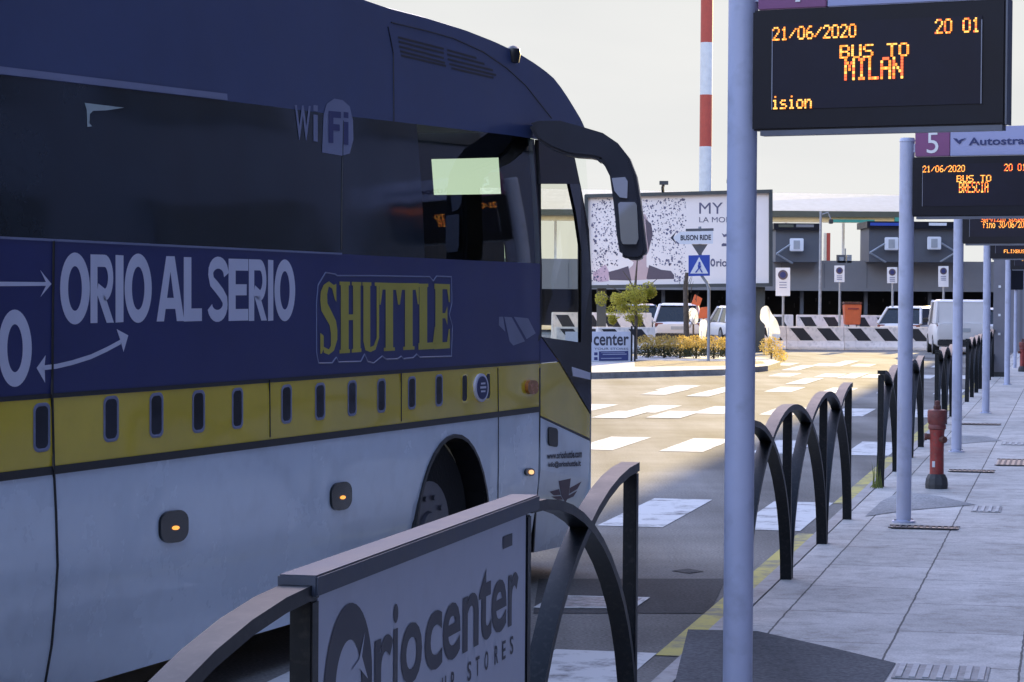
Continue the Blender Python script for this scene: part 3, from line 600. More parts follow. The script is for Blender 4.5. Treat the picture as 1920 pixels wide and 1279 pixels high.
# wheels
def bus_wheel(s, d, turn=0.0):
    ax = (-BN * math.cos(turn) + BH * math.sin(turn)) * -1; c = P(s, .48, d)
    w = MB().cyl(c + ax * .13, c - ax * .15, .50, n=40).build('wheel', m_tyre, bus, smooth=True, bevel=.03)
    rm = MB(); rm.cyl(c + ax * .133, c + ax * .03, .25, .20, n=32); rm.cyl(c + ax * .15, c + ax * .10, .08, .11, n=20)
    for k in range(10):
        a = k * math.pi / 5; p = c + (ax.cross(ZV) * math.cos(a) + ZV * math.sin(a)) * .165
        rm.cyl(p + ax * .15, p + ax * .13, .014, n=8)
    rm.build('rim', m_rim, w, smooth=True)
bus_wheel(AC, .27, .10); bus_wheel(-6.6 + AC, .17)
MB().grid(lambda u, v: P(AS0 - .12 + (AS1 - AS0 + .24) * u, ZB + (ATOP + .1 - ZB) * v, .62), 2, 2).build('arch_liner', m_black, bus)
am = MB(); am.bar([P(AC + AR * 1.0 * math.cos(R(a)) * (1 if True else 0), ZB + (ATOP - ZB) * math.sin(R(a)) ** .8, .06) for a in range(180, -1, -10)], BN, .14, .02); am.build('arch_lip', m_black, bus)

bvh = BVHTree.FromPolygons([tuple(v) for v in shellV], shellF)
def hit(px, py, off=.0014):
    d = ray(px, py); loc, n, i, t = bvh.ray_cast(CAM, d)
    if loc is None:
        s, z = sz(px, py); return P(s, z, dd(z) - off)
    if n.dot(d) > 0: n = -n
    return loc + n * off
def pxfn(tl, tr, br, bl_, off=.0014):
    def fn(u, v):
        x = (tl[0] * (1 - u) + tr[0] * u) * v + (bl_[0] * (1 - u) + br[0] * u) * (1 - v)
        y = (tl[1] * (1 - u) + tr[1] * u) * v + (bl_[1] * (1 - u) + br[1] * u) * (1 - v)
        return hit(x, y, off)
    return fn
def pbox(x0, x1, t0, t1, b0, b1, off=.0014): return pxfn((x0, t0), (x1, t1), (x1, b1), (x0, b0), off)
# lettering
lt = MB()
for ch, x0, x1, t, b in (('O', 112, 168, 473, 609), ('R', 169, 213, 477, 606), ('I', 216, 231, 478, 605), ('O', 233, 284, 475, 606), ('A', 293, 345, 480, 603), ('L', 344, 378, 482, 603), ('S', 388, 428, 481, 604), ('E', 428, 465, 485, 602), ('R', 466, 500, 486, 602), ('I', 502, 512, 487, 602), ('O', 514, 553, 486, 603)):
    put(lt, bold_letter(ch), pbox(x0, x1, t, t + 1, b, b - 1))
lt.build('route_lettering', m_lav, bus)
lt = MB(); put(lt, bold_letter('O'), pbox(-4, 59, 579, 582, 727, 724)); lt.build('route_lettering', m_lav, bus)
ar = MB()
put(ar, quads([(0, .40), (.84, .42), (.84, .56), (0, .58)], [(.80, 0), (.90, .42), (.84, .42), (.84, .56), (.90, .56), (.80, 1), (1, .49)]), pbox(-10, 96, 508, 506, 556, 558)); ar.build('route_arrow', m_lav, bus); ar = MB()
cp = [(78, 690), (105, 687), (135, 680), (170, 669), (200, 655), (226, 641)]
for i in range(len(cp) - 1):
    (x0, y0), (x1, y1) = cp[i], cp[i + 1]; ar.add([hit(x0, y0 - 4.5), hit(x1, y1 - 4.5), hit(x1, y1 + 4.5), hit(x0, y0 + 4.5)], [(0, 1, 2, 3)])
ar.add([hit(*p) for p in ((68, 690), (85, 666), (83, 686), (84, 718))], [(0, 1, 2, 3)]); ar.add([hit(*p) for p in ((218, 617), (240, 629), (231, 660), (226, 641))], [(0, 1, 2, 3)])
ar.build('route_arrow', m_lav, bus)
sh = MB()
for ch, x0, x1, t0, t1, b0, b1 in (('S', 600, 632, 527, 528, 666, 664), ('H', 636, 677, 528, 529, 663, 660), ('U', 679, 714, 529, 530, 661, 659), ('T', 711, 748, 530, 531, 659, 657), ('T', 747, 785, 531, 531, 657, 655), ('L', 784, 817, 532, 532, 656, 654), ('E', 814, 843, 532, 533, 655, 653)):
    put(sh, slab_letter(ch), pbox(x0, x1, t0, t1, b0, b1, .0016))
sh.build('shuttle_lettering', m_decyel, bus)
ol = MB(); oc = [(593, 568), (596, 535), (610, 511), (628, 514), (632, 517), (700, 517), (805, 519), (812, 527), (818, 518), (846, 519), (847, 568), (842, 590), (848, 612), (846, 668), (787, 670), (781, 664), (774, 671), (756, 673), (752, 668), (745, 673), (724, 674), (716, 668), (700, 681), (689, 678), (683, 664), (676, 678), (634, 679), (630, 670), (622, 681), (597, 681), (593, 660)]
for i in range(len(oc)):
    ol.tube([hit(*oc[i], .000), hit(*oc[(i + 1) % len(oc)], .000)], .004, n=5)
ol.build('shuttle_outline', m_lavdim, bus)
wf = MB()
put(wf, glyphs('W', .02), pbox(552, 582, 197, 199, 262, 264, .002)); put(wf, quads((0, 0, 1, .74), (0, .84, 1, 1)), pbox(587, 595, 197, 198, 265, 266, .002))
wo = [(603, 286), (606, 215), (612, 195), (626, 185), (642, 188), (655, 200), (661, 225), (662, 262), (655, 288), (640, 292)]
ctr = hit(634, 240, .002); q = [hit(*p, .002) for p in wo]; wf.add(q + [ctr], [(i, (i + 1) % len(q), len(q)) for i in range(len(q))])
wf.build('wifi_sticker', m_lavdim, bus)
wf2 = MB(); put(wf2, quads((0, 0, .38, 1), (.38, .80, 1, 1), (.38, .40, .9, .60)), pbox(615, 638, 208, 210, 268, 270, .004)); put(wf2, quads((0, 0, 1, .7), (0, .82, 1, 1)), pbox(643, 652, 210, 211, 271, 272, .004)); wf2.build('wifi_lettering', m_blue, bus)
# air-intake slots in the yellow band
slots = [(78, 803, 32, 92), (208, 787, 29, 86), (293, 780, 26, 84), (372, 773, 24, 80), (445, 767, 21, 77), (537, 759, 20, 73), (600, 754, 19, 70), (660, 748, 17, 67), (715, 743, 16, 64), (772, 738, 15, 62), (823, 733, 14, 60), (871, 729, 12, 56), (915, 725, 10, 54)]
def rrect(n=6, r=.32, ry=.14):
    o_ = []
    for cx, cy, a in ((1 - r, 1 - ry, 0), (r, 1 - ry, 90), (r, ry, 180), (1 - r, ry, 270)):
        o_ += [(cx + r * math.cos(R(a + 90 * i / n)), cy + ry * math.sin(R(a + 90 * i / n))) for i in range(n + 1)]
    return o_
RR = rrect()
for x, y, wd, hg in slots:
    sl_ = hg * .035
    fi = pbox(x - wd * .37, x + wd * .37, y - hg * .43, y - hg * .43 - sl_, y + hg * .43, y + hg * .43 - sl_, .0012); fo = pbox(x - wd / 2, x + wd / 2, y - hg / 2, y - hg / 2 - sl_, y + hg / 2, y + hg / 2 - sl_, .0012)
    mb = MB(); n = len(RR); ip = [fi(*p) for p in RR]; op = [fo(*p) for p in RR]; mid = [(a * .45 + b * .55) + BN * .0018 for a, b in zip(ip, op)]
    mb.add(ip, [tuple(range(n))], 0); mb.add(ip + mid, [(i, (i + 1) % n, n + (i + 1) % n, n + i) for i in range(n)], 1); mb.add(mid + op, [(i, (i + 1) % n, n + (i + 1) % n, n + i) for i in range(n)], 1)
    mb.build('vent_slot', [m_blackgloss, m_yel if x > 850 else m_lavdim], bus, smooth=True)
# lamps, badge, handle, lower lettering, crest
def blob(name, x, y, wd, hg, m, off=.006, r=.38, tilt=0.0, par=None):
    fn = pbox(x - wd / 2, x + wd / 2, y - hg / 2, y - hg / 2 - tilt, y + hg / 2, y + hg / 2 - tilt, off); o_ = rrect(6, r, r); mb = MB(); n = len(o_)
    front = [fn(*p) for p in o_]; back = [p - BN * (off + .02) for p in front]
    mb.add(front + back, [tuple(range(n))] + [(i, (i + 1) % n, n + (i + 1) % n, n + i) for i in range(n)]); return mb.build(name, m, par or bus)
for x, y, wd, hg in ((323, 990, 52, 60), (637, 933, 38, 52)):
    b_ = blob('marker_lamp', x, y, wd, hg, m_blackgloss, .012, .36, 6); blob('lamp_bulb', x + 1, y, wd * .24, hg * .13, m_amber, .016, .5, 1, b_)
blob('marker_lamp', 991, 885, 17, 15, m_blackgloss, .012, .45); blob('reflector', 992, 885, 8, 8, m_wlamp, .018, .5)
blob('turn_lamp', 994, 726, 20, 26, m_amberlens, .02, .4)
bd = blob('badge', 900, 727, 25, 53, m_lav, .012, .5); blob('badge_disc', 900, 727, 19, 43, m_navy, .016, .5, 0, bd)
bt = MB(); put(bt, quads((.1, .46, .9, .58), (.2, .26, .8, .36), (.2, .68, .8, .78)), pbox(893, 907, 710, 709, 745, 744, .019)); bt.build('badge_text', m_lav, bd)
blob('door_handle', 1035, 817, 17, 35, m_black, .010, .2, -4, door)
dl = MB(); put(dl, glyphs('www.orioshuttle.com', .03), pbox(1025, 1090, 849, 843, 861, 858, .004)); put(dl, glyphs('info@orioshuttle.it', .03), pbox(1027, 1088, 866, 862, 878, 877, .004)); dl.build('door_lettering', m_ink, door)
cr = MB(); 
for pts in ([(1047, 902), (1070, 897), (1068, 912), (1066, 930), (1060, 943), (1052, 930), (1049, 914)], [(1030, 922), (1048, 917), (1051, 928), (1038, 929)], [(1033, 931), (1051, 930), (1055, 937), (1044, 937)], [(1068, 915), (1090, 903), (1082, 917), (1067, 926)], [(1066, 929), (1082, 920), (1075, 931), (1063, 936)]):
    cr.add([hit(*p) for p in pts], [tuple(range(len(pts)))])
cr.build('crest', mat('crest_ink', (.12, .07, .10), .5), door)
# stripes decal on the blue band
sp = MB()
for pts in ([(935, 594), (943, 594), (947, 622), (935, 610)], [(945, 594), (959, 595), (984, 640), (962, 648), (955, 640)], [(963, 594), (990, 597), (1004, 625), (987, 636)]):
    sp.add([hit(*p) for p in pts], [tuple(range(len(pts)))])
sp.build('striped_sticker', m_lavdim, bus)
pk = MB(); pk.add([hit(*p) for p in ((158, 193), (232, 202), (200, 207), (174, 208), (168, 214), (167, 231), (172, 237), (163, 238), (162, 206))], [tuple(range(9))]); pk.build('window_reflection', mat('painted_reflection', (.42, .50, .48), .4), bus)  # pale reflection on the side window, painted as a flat shape
# roof louvres
lv = MB()
for i, (x0, y0, x1, y1) in enumerate(((746, 68, 832, 90), (747, 76, 832, 98), (748, 85, 832, 107), (750, 94, 834, 116), (752, 102, 836, 122), (838, 92, 893, 107), (838, 100, 908, 118), (839, 109, 924, 130), (842, 118, 930, 139), (846, 126, 925, 144))):
    N_ = 6
    for k in range(N_):
        xa, ya, xb, yb = x0 + (x1 - x0) * k / N_, y0 + (y1 - y0) * k / N_, x0 + (x1 - x0) * (k + 1) / N_, y0 + (y1 - y0) * (k + 1) / N_
        lv.add([hit(xa, ya + 4), hit(xb, yb + 4), hit(xb, yb), hit(xa, ya)], [(0, 1, 2, 3)])
lv.build('louvre', m_black, bus)
# thin panel joints
for path in ([(100, 452), (98, 600), (97, 740), (100, 880), (104, 960), (107, 1060), (102, 1140), (96, 1210), (84, 1279)], [(933, 690), (934, 770), (934, 860), (933, 950)], [(643, 226), (641, 350), (640, 468)], [(752, 700), (752, 790)], [(505, 712), (506, 820)], [(727, 50), (737, 100), (738, 228)], [(733, 42), (800, 58), (850, 72), (905, 97), (950, 128), (985, 160), (1015, 198), (1034, 222)]):
    N_ = []; pj = MB()
    for (x0, y0), (x1, y1) in zip(path, path[1:]):
        for k in range(5): N_.append(hit(x0 + (x1 - x0) * k / 5, y0 + (y1 - y0) * k / 5, .001))
    pj.tube(N_ + [hit(*path[-1], .001)], .006 if path[0][0] == 100 else .0035, n=5); pj.build('panel_joint', m_black, bus)
# roof aerial, underside frame
ae = hit(962, 108, .0); MB().lathe(ae, [(.035, -.03), (.045, .02), (.04, .05), (.02, .065), (.005, .07)], 12).build('aerial', m_black, bus, smooth=True)
# mirror on its swan-neck arm
ZM = FPX / 321
mo = [(990, 232), (1010, 226), (1050, 226), (1090, 237), (1130, 249), (1158, 268), (1180, 296), (1193, 330), (1200, 372), (1206, 420), (1212, 470), (1208, 482), (1195, 488), (1175, 487), (1162, 478), (1156, 440), (1150, 380), (1143, 330), (1134, 312), (1124, 300), (1108, 296), (1080, 294), (1060, 290), (1030, 278), (1005, 262)]
MB().prism([at(x, y, ZM) for x, y in mo], Vector((.02, .20, 0))).build('mirror_arm', mat('mirror_black', (.02, .022, .035), .35, var=.2), bus, bevel=.018, smooth=True)
for nm, pp in (('mirror_glass', [(1159, 382), (1163, 379), (1190, 379), (1194, 384), (1197, 448), (1193, 458), (1168, 458), (1164, 450)]), ('wide_mirror_glass', [(1147, 334), (1172, 332), (1177, 340), (1176, 372), (1162, 370), (1152, 358)])):
    MB().prism([at(x, y, ZM - .004 - (y - 320) * .0003) for x, y in pp], Vector((0, .05, 0))).build(nm, m_mirror, bus)

# ================================================================== BUS-STOP DISPLAYS
PZ = [8.8, 17.65, 25.9, 34.9, 46.8, 57.5]; LP = -1.15
PR = R(26.0); PX = Vector((math.cos(PR), -math.sin(PR), 0)); PYv = Vector((math.sin(PR), math.cos(PR), 0))
def stop(Z, label, number, header, lines):
    base = kp(LP, a_of(Z, LP), SW); t = thing('stop_display', label, 'display post', base, 0, 'departure displays along the bus stands')
    q = MB().cyl(base, base + ZV * 2.74, .0535, n=24); q.lathe(base, [(.085, 0), (.085, .012), (.058, .02)], 20); q.cyl(base + ZV * 2.74, base + ZV * 2.765, .058, .050, n=24); q.build('pole', m_pole, t, smooth=True)
    for k in range(4): MB().cyl(base + Vector((.07 * math.cos(k * 1.57 + .4), .07 * math.sin(k * 1.57 + .4), .012)), base + Vector((.07 * math.cos(k * 1.57 + .4), .07 * math.sin(k * 1.57 + .4), .026)), .009, n=6).build('bolt', m_galv, t)
    W_ = .91; o0 = base + PX * .058
    def L(u, v, off=0.0): return o0 + PX * u + ZV * v - PYv * off
    cs = MB(); cs.box(L(W_ / 2, 2.41, .03), (W_, .06, .425), ax=(PX, PYv, ZV)); cs.build('display_case', m_case, t, bevel=.006)
    lp = MB(); lp.box(L(W_ / 2 + .01, 2.188, .03), (W_ - .04, .05, .018), ax=(PX, PYv, ZV)); lp.box(L(W_ + .004, 2.41, .03), (.006, .064, .425), ax=(PX, PYv, ZV)); lp.build('case_edge', m_lip, t)
    sc = MB(); sc.add([L(.075, 2.27, .0635), L(.83, 2.27, .0635), L(.83, 2.57, .0635), L(.075, 2.57, .0635)], [(0, 1, 2, 3)])
    for u in (.0765, .829): sc.add([L(u - .0018, 2.27, .066), L(u + .0018, 2.27, .066), L(u + .0018, 2.555, .066), L(u - .0018, 2.555, .066)], [(0, 1, 2, 3)], 1)
    s_ = sc.build('screen', [m_screen, m_line], t)
    for txt, u0, u1, v0, v1, ms in lines:
        tx = MB(); led_text(tx, txt, lambda a, b: L(u0 + (u1 - u0) * a, v0 + .025 + (v1 - v0) * b, .068), ms); tx.build('led_text', [m_led, m_ledy, m_led2], s_)
    hp = MB(); hp.box(L(.26 + .45, 2.73), (.90 - .01, .05, .205), ax=(PX, PYv, ZV)); hp.build('header_panel', m_head, t, bevel=.003)
    npn = MB(); npn.box(L(.135, 2.73), (.255, .054, .205), ax=(PX, PYv, ZV)); nb_ = npn.build('number_panel', m_pink, t, bevel=.003)
    if number:
        g = MB(); put(g, glyphs(number), lambda a, b: L(.095 + .085 * a, 2.65 + .15 * b, .031)); g.build('number', m_signw, nb_)
    if header:
        g = MB(); put(g, glyphs(header, .02), lambda a, b: L(.40 + .58 * a, 2.70 + .055 * b, .031)); put(g, quads([(0, 1), (.35, .2), (.5, 0), (.62, .45), (1, .95), (.6, .8), (.42, .55), (.3, .9)]), lambda a, b: L(.285 + .10 * a, 2.71 + .045 * b, .031)); g.build('header_lettering', m_navy, t)
    br = MB(); br.box(L(-.02, 2.69), (.075, .03, .06), ax=(PX, PYv, ZV)).box(L(-.02, 2.25), (.09, .03, .05), ax=(PX, PYv, ZV)); br.build('bracket', m_pole, t)
    return t
Y_, A_, E_ = 1, 0, 2
def std(a, b, last=None, clock='20 01'):
    r = [('21/06/2020', .078, .385, 2.487, 2.535, (0, 1)), (clock, .667, .823, 2.487, 2.538, (0, 1, 2)), (a, .327, .575, 2.415, 2.462, (0, 1)), (b, .345, .555, 2.338, 2.415, (0, 1, 2))]
    if last: r.append((last, .078, .225, 2.245, 2.292, (1, 1, 0)))
    return r
stop(PZ[0], 'nearest departure display, reading BUS TO MILAN, on its pale blue pole', '4', None, std('BUS TO', 'MILAN', 'ision'))
stop(PZ[1], 'departure display reading BUS TO BRESCIA under the purple number 5 panel', '5', 'Autostradale', std('BUS TO', 'BRESCIA'))
l3 = [('FLIXBUS', .33, .58, 2.47, 2.53, (0, 1)), ('Servizio sospeso', .20, .72, 2.40, 2.455, (0, 2)), ('fino 30/06/2020', .22, .72, 2.335, 2.41, (0, 1))]
stop(PZ[2], 'departure display with three rows of amber text, behind the BRESCIA one', '6', None, l3)
stop(PZ[3], 'fourth departure display along the kerb, only its lower part showing', '7', None, [('FLIXBUS', .2, .5, 2.25, 2.30, (0, 1))] + l3[:1])
stop(PZ[4], 'fifth departure display along the kerb, small with two amber rows', '8', None, l3)

# ================================================================== HOOP FENCES
FL = -1.566; FH = 1.0; SP = 1.985
XS = [0, 1.97, 4.07, 5.92]
def fence(label, A0, n, panel_bay=None, group='hoop fences along the kerb'):
    base = kp(FL, A0, SW); t = thing('hoop_fence', label, 'fence', base, KROT, group)
    def half(x0, sgn, sp, z1=FH, n_=14):
        return [(x0 + sgn * (sp - .03) * math.sin(R(90 * i / n_)), 0, (z1 - .018) * math.cos(R(90 * i / n_))) for i in range(n_ + 1)]
    for i in range(n):
        x = XS[i]
        MB().box((x, 0, (FH - .04) / 2), (.05, .05, FH - .04)).build('post', m_fence, t, world=False, bevel=.004)
        pl = (panel_bay is not None)
        left = i > 0 and not (pl and i - 1 == panel_bay); right = i < n - 1 and not (pl and i == panel_bay)
        pts = []
        if left: pts += list(reversed(half(x, -1, XS[i] - XS[i - 1])))
        if right: pts += half(x, 1, XS[i + 1] - XS[i])[1 if left else 0:]
        if pts:
            dy = .0015 if i % 2 else -.0015
            MB().bar([(p[0], dy, p[2]) for p in pts], (0, 1, 0), .064 + (.003 if i % 2 else 0), .032).build('hoop', m_fence if not pl else m_rail if False else m_fence, t, world=False, smooth=True)
    return t
FA0 = a_of(5.16, FL) - 1.97; 
fences = []
labs = ['nearest hoop fence, carrying a white sign board between its posts', 'black hoop fence between the two nearest display poles', 'black hoop fence behind the second display pole, beside the near hydrant', 'black hoop fence just past the near hydrant, seen nearly end on', 'sunlit hoop fence beyond the fourth display pole', 'farthest hoop fence along the kerb']
for i in range(6):
    fences.append(fence(labs[i], FA0 + PER * i, 4, 1 if i == 0 else None))
# sign board of the nearest fence
f0 = fences[0]; x0, x1 = XS[1], XS[2]
MB().box(((x0 + x1) / 2, 0, FH - .005), (x1 - x0 + .10, .088, .045)).build('top_rail', m_rail, f0, world=False, bevel=.004)
sb = MB().box(((x0 + x1) / 2, -.005, .525), (x1 - x0 - .06, .03, .90)).build('sign_board', m_sign, f0, world=False)
MB().box(((x0 + x1) / 2, -.005, .055), (x1 - x0 - .05, .04, .04)).build('bottom_rail', m_fence, f0, world=False)
fp0 = kp(FL, 0, 0)
def fuv(px, py):
    p = on_plane(px, py, kp(FL + .02, 0, 0), KN); return (p - kp(FL, FA0, SW)).dot(KD), p.z - SW
tx = MB()
yb_, yt_ = fuv(925, 1192)[1], fuv(925, 1092)[1]
for ch, xa, xb in (('r', 702, 737), ('i', 737, 746), ('o', 751, 791), ('c', 796, 829), ('e', 830, 863), ('n', 867, 897), ('t', 897, 921), ('e', 921, 949), ('r', 952, 971)):
    ua, ub = fuv(xa, 1150)[0], fuv(xb, 1120)[0]; vf = glyphs(ch, .02)
    h = yt_ - yb_; top = yb_ + h * (1.32 if ch == 't' else 1.42 if ch == 'i' else 1.0)
    put(tx, vf, lambda u, v: (ua + (ub - ua) * u, -.0215, yb_ + (top - yb_) * v))
# big ring with a slanting hand-like notch
uo0, uo1 = fuv(606, 1200)[0], fuv(697, 1200)[0]; ho = (uo1 - uo0) * .98
vt = fuv(650, 1133)[1]
put(tx, ring(.23, .22), lambda u, v: (uo0 + (uo1 - uo0) * u, -.0215, vt - ho + ho * v))
tx.build('lettering', m_ink, sb, world=False)
t2 = MB(); vb_ = fuv(944, 1236)[1]
for ch, xc in (('Y', 797), ('O', 814), ('U', 832), ('R', 849), ('S', 879.5), ('T', 895), ('O', 911.5), ('R', 930), ('E', 944), ('S', 958.5)):
    uc = fuv(xc, 1230)[0]; put(t2, glyphs(ch, .015), lambda u, v: (uc - .021 + .042 * u, -.0215, vb_ + .052 * v))
t2.build('small_lettering', m_ink, sb, world=False); t2 = MB(); put(t2, quads([(0, 0), (1, 0), (1, 1), (0, 1)]), lambda u, v: (fuv(942, 1018)[0] + .12 * u, -.0215, fuv(950, 1020)[1] - .01 + .035 * v)); t2.build('printed_tag', m_ink, sb, world=False)
nz_ = MB(); put(nz_, quads([(0, .4), (.45, .52), (.8, .95), (.62, .55), (1, .1), (.5, .35)]), lambda u, v: (uo0 + (uo1 - uo0) * (.55 + .35 * u), -.0225, vt - ho * (.55 - .35 * v))); nz_.build('logo_notch', m_sign, sb, world=False)

# ================================================================== HYDRANTS
def hydrant(px, py, label, yaw=0.0):
    b = ground(px, py, SW); t = thing('hydrant', label, 'fire hydrant', b, yaw, 'red hydrants on the pavement')
    bm_ = MB().lathe((0, 0, .0), [(0.0735, .06), (0.0630, .09), (0.0595, .14), (0.0581, .30), (0.0616, .47), (0.0644, .50)], 28).build('barrel', m_red, t, world=False, smooth=True)
    MB().lathe((0, 0, 0), [(0.0616, .498), (0.0756, .51), (0.0756, .535), (0.0700, .545), (0.0784, .56), (0.0826, .60), (0.0826, .655), (0.0784, .668), (0.0420, .675)], 28).build('bonnet', mat('hydrant_bonnet', (.15, .03, .026), .55, var=.35, scale=12, dirt=.4, bump=.3), t, world=False, smooth=True)
    MB().lathe((0, 0, 0), [(0.0945, 0), (0.0980, .035), (0.0910, .085), (0.0735, .12), (0.0630, .125)], 10).build('foot', m_iron, t, world=False)
    MB().lathe((0, 0, 0), [(0.0315, .676), (0.0329, .70), (0.0252, .71), (0.0238, .74), (0.0126, .75)], 6).build('cap_nut', m_reddk, t, world=False)
    for yw, z in ((math.pi * .95, .44), (-1.1, .42)):
        d = Vector((math.cos(yw), math.sin(yw), 0)); c = Vector((0, 0, z))
        MB().cyl(c + d * .04, c + d * .085, .026, n=14).cyl(c + d * .085, c + d * .108, .032, .029, n=8).build('outlet', m_reddk, t, world=False, smooth=True)
    return t
h1 = hydrant(1756, 916, 'red hydrant standing on the pavement right of the second display pole')
hydrant(1917, 697, 'small distant red hydrant at the right edge of the pavement', .4)
MB().box((-.036, -.050, .21), (.022, .012, .05)).build('tag', m_signw, h1, world=False)

# ================================================================== GRATES, PLATES
def grate(px, py, L_, W_, label, n=9, group='drain grates in the pavement'):
    b = ground(px, py, SW + .004); t = thing('drain_grate', label, 'drain grate', b, KROT - math.pi / 2, group)
    f = MB(); f.box((0, 0, .0015), (L_, W_, .003)); f.build('pit', m_black, t, world=False)
    g = MB()
    for i in range(n): g.box((-L_ / 2 + L_ * (i + .5) / n, 0, .006), (L_ / n * .42, W_, .006))
    for s in (-1, 1): g.box((0, s * (W_ / 2 + .008), .006), (L_ + .03, .016, .007))
    g.build('bars', m_iron, t, world=False)
grate(1733, 990, .46, .16, 'dark drain grate at the foot of the second display pole', 11)
grate(1822, 884, .40, .22, 'drain grate on the slabs right of the near hydrant')
grate(1838, 796, .50, .22, 'drain grate on the slabs right of the third display pole')
grate(1905, 868, .36, .9, 'larger drain grate at the right edge of the pavement', 7)
m_rib = mat('tile_rib', (.42, .41, .40), .8, dirt=.4)
def tactile(px, py, L_, W_, label):
    b = ground(px, py, SW + .002); t = thing('tactile_tile', label, 'tactile paving', b, KROT - math.pi / 2, 'ribbed tactile tiles')
    MB().box((0, 0, .002), (L_, W_, .004)).build('tile', m_kerb, t, world=False); g = MB(); n = max(4, int(L_ / .055))
    for i in range(n): g.box((-L_ / 2 + L_ * (i + .5) / n, 0, .0065), (L_ / n * .45, W_ * .92, .006))
    g.build('rib', m_rib, t, world=False)
tactile(1850, 955, .22, .55, 'ribbed tactile tile beside the drain grate of the second pole')
tactile(1765, 1262, .40, .42, 'ribbed tactile tile in the near foreground of the pavement')
tactile(1900, 832, .26, .6, 'ribbed tactile tile farther along the pavement')
mh = thing('manhole_cover', 'white framed square manhole cover in the road below the coach door', 'manhole cover', ground(1108, 1131, .006))
fr = [ground(*p, z=.006) for p in ((1000, 1140), (1190, 1141), (1219, 1121), (1040, 1117))]; c_ = sum(fr, Vector()) / 4
q = MB(); inn = [c_ + (p - c_) * .87 for p in fr]
for i in range(4): q.prism([fr[i], fr[(i + 1) % 4], inn[(i + 1) % 4], inn[i]], ZV * .004)
q.build('frame', m_zebra, mh); MB().prism(inn, ZV * .002).build('plate', mat('cover_worn', (.25, .25, .25), .7, var=.7, scale=14, bump=.5), mh)
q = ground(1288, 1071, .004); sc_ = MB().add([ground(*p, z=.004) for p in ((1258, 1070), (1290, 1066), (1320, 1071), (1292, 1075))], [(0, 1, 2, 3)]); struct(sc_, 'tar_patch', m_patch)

# weed at the kerb
wd = MB(); wb = ground(1640, 915, SW)
for i in range(12):
    a = random.uniform(0, 6.28); r = random.uniform(.0, .07); p = wb + Vector((r * math.cos(a), r * math.sin(a) * 2, 0)); h = random.uniform(.08, .30); q = p + Vector((random.gauss(0, .03), random.gauss(0, .03), h))
    wd.add([p - Vector((.006, 0, 0)), p + Vector((.006, 0, 0)), q], [(0, 1, 2)])
tag(wd.build('weed_clump', m_weed), 'thin green weed growing from the kerb before the hydrant', 'weed')

# ================================================================== BACKGROUND
def leaves(mb, c, rad, n, size, flat=1.0):
    c = Vector(c)
    for _ in range(n):
        while True:
            v = Vector((random.uniform(-1, 1), random.uniform(-1, 1), random.uniform(-1, 1)))
            if v.length < 1: break
        p = c + Vector((v.x * rad[0], v.y * rad[1], v.z * rad[2])); a = Vector((random.gauss(0, 1), random.gauss(0, 1), random.gauss(0, flat))).normalized(); b = a.orthogonal().normalized(); s = size * random.uniform(.6, 1.3)
        mb.add([p - a * s, p + b * s * .5, p + a * s, p - b * s * .5], [(0, 1, 2, 3)])
# traffic island
ia = [(1040, 712), (1365, 703), (1440, 696), (1463, 688), (1440, 680), (1366, 676), (1040, 676)]
struct(MB().prism([ground(x, y, .0) for x, y in ia], ZV * .13), 'traffic_island', m_kerb)
struct(MB().prism([ground(x, y - 4, .125) for x, y in [(1190, 692), (1365, 690), (1435, 686), (1430, 682), (1190, 680)]], ZV * .008), 'island_soil', m_bark)
# shrubs and low hedge on the island
for i, px in enumerate((1215, 1245, 1275, 1305, 1338, 1372)):
    Zi = 66 - i * .2; b = at(px, 690, Zi); b.z = .13; t = thing('shrub', ['yellow flowering shrub nearest the island sign board', 'yellow shrub on the island below the white car', 'yellow shrub at the foot of the brown tree trunk', 'yellow shrub left of the crossing sign post', 'yellow shrub right of the crossing sign post', 'yellow shrub half behind the nearest display pole'][i], 'shrub', b, 0, 'shrubs on the traffic island')
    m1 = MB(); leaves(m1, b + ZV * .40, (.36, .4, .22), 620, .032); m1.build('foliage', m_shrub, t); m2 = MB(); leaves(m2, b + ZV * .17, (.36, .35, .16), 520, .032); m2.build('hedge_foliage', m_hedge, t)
    MB().tube([b, b + ZV * .4], [.03, .015], 6).build('stem', m_bark, t)
b = at(1446, 686, 66); b.z = .0; t = thing('shrub', 'pale yellow shrub on the island tip right of the nearest display pole', 'shrub', b, 0, 'shrubs on the traffic island')
m1 = MB(); leaves(m1, b + ZV * .45, (.34, .4, .27), 620, .032); leaves(m1, b + Vector((.25, 0, .2)), (.2, .3, .18), 260, .032); m1.build('foliage', m_shrub, t); MB().tube([b, b + ZV * .4], [.03, .015], 6).build('stem', m_bark, t)
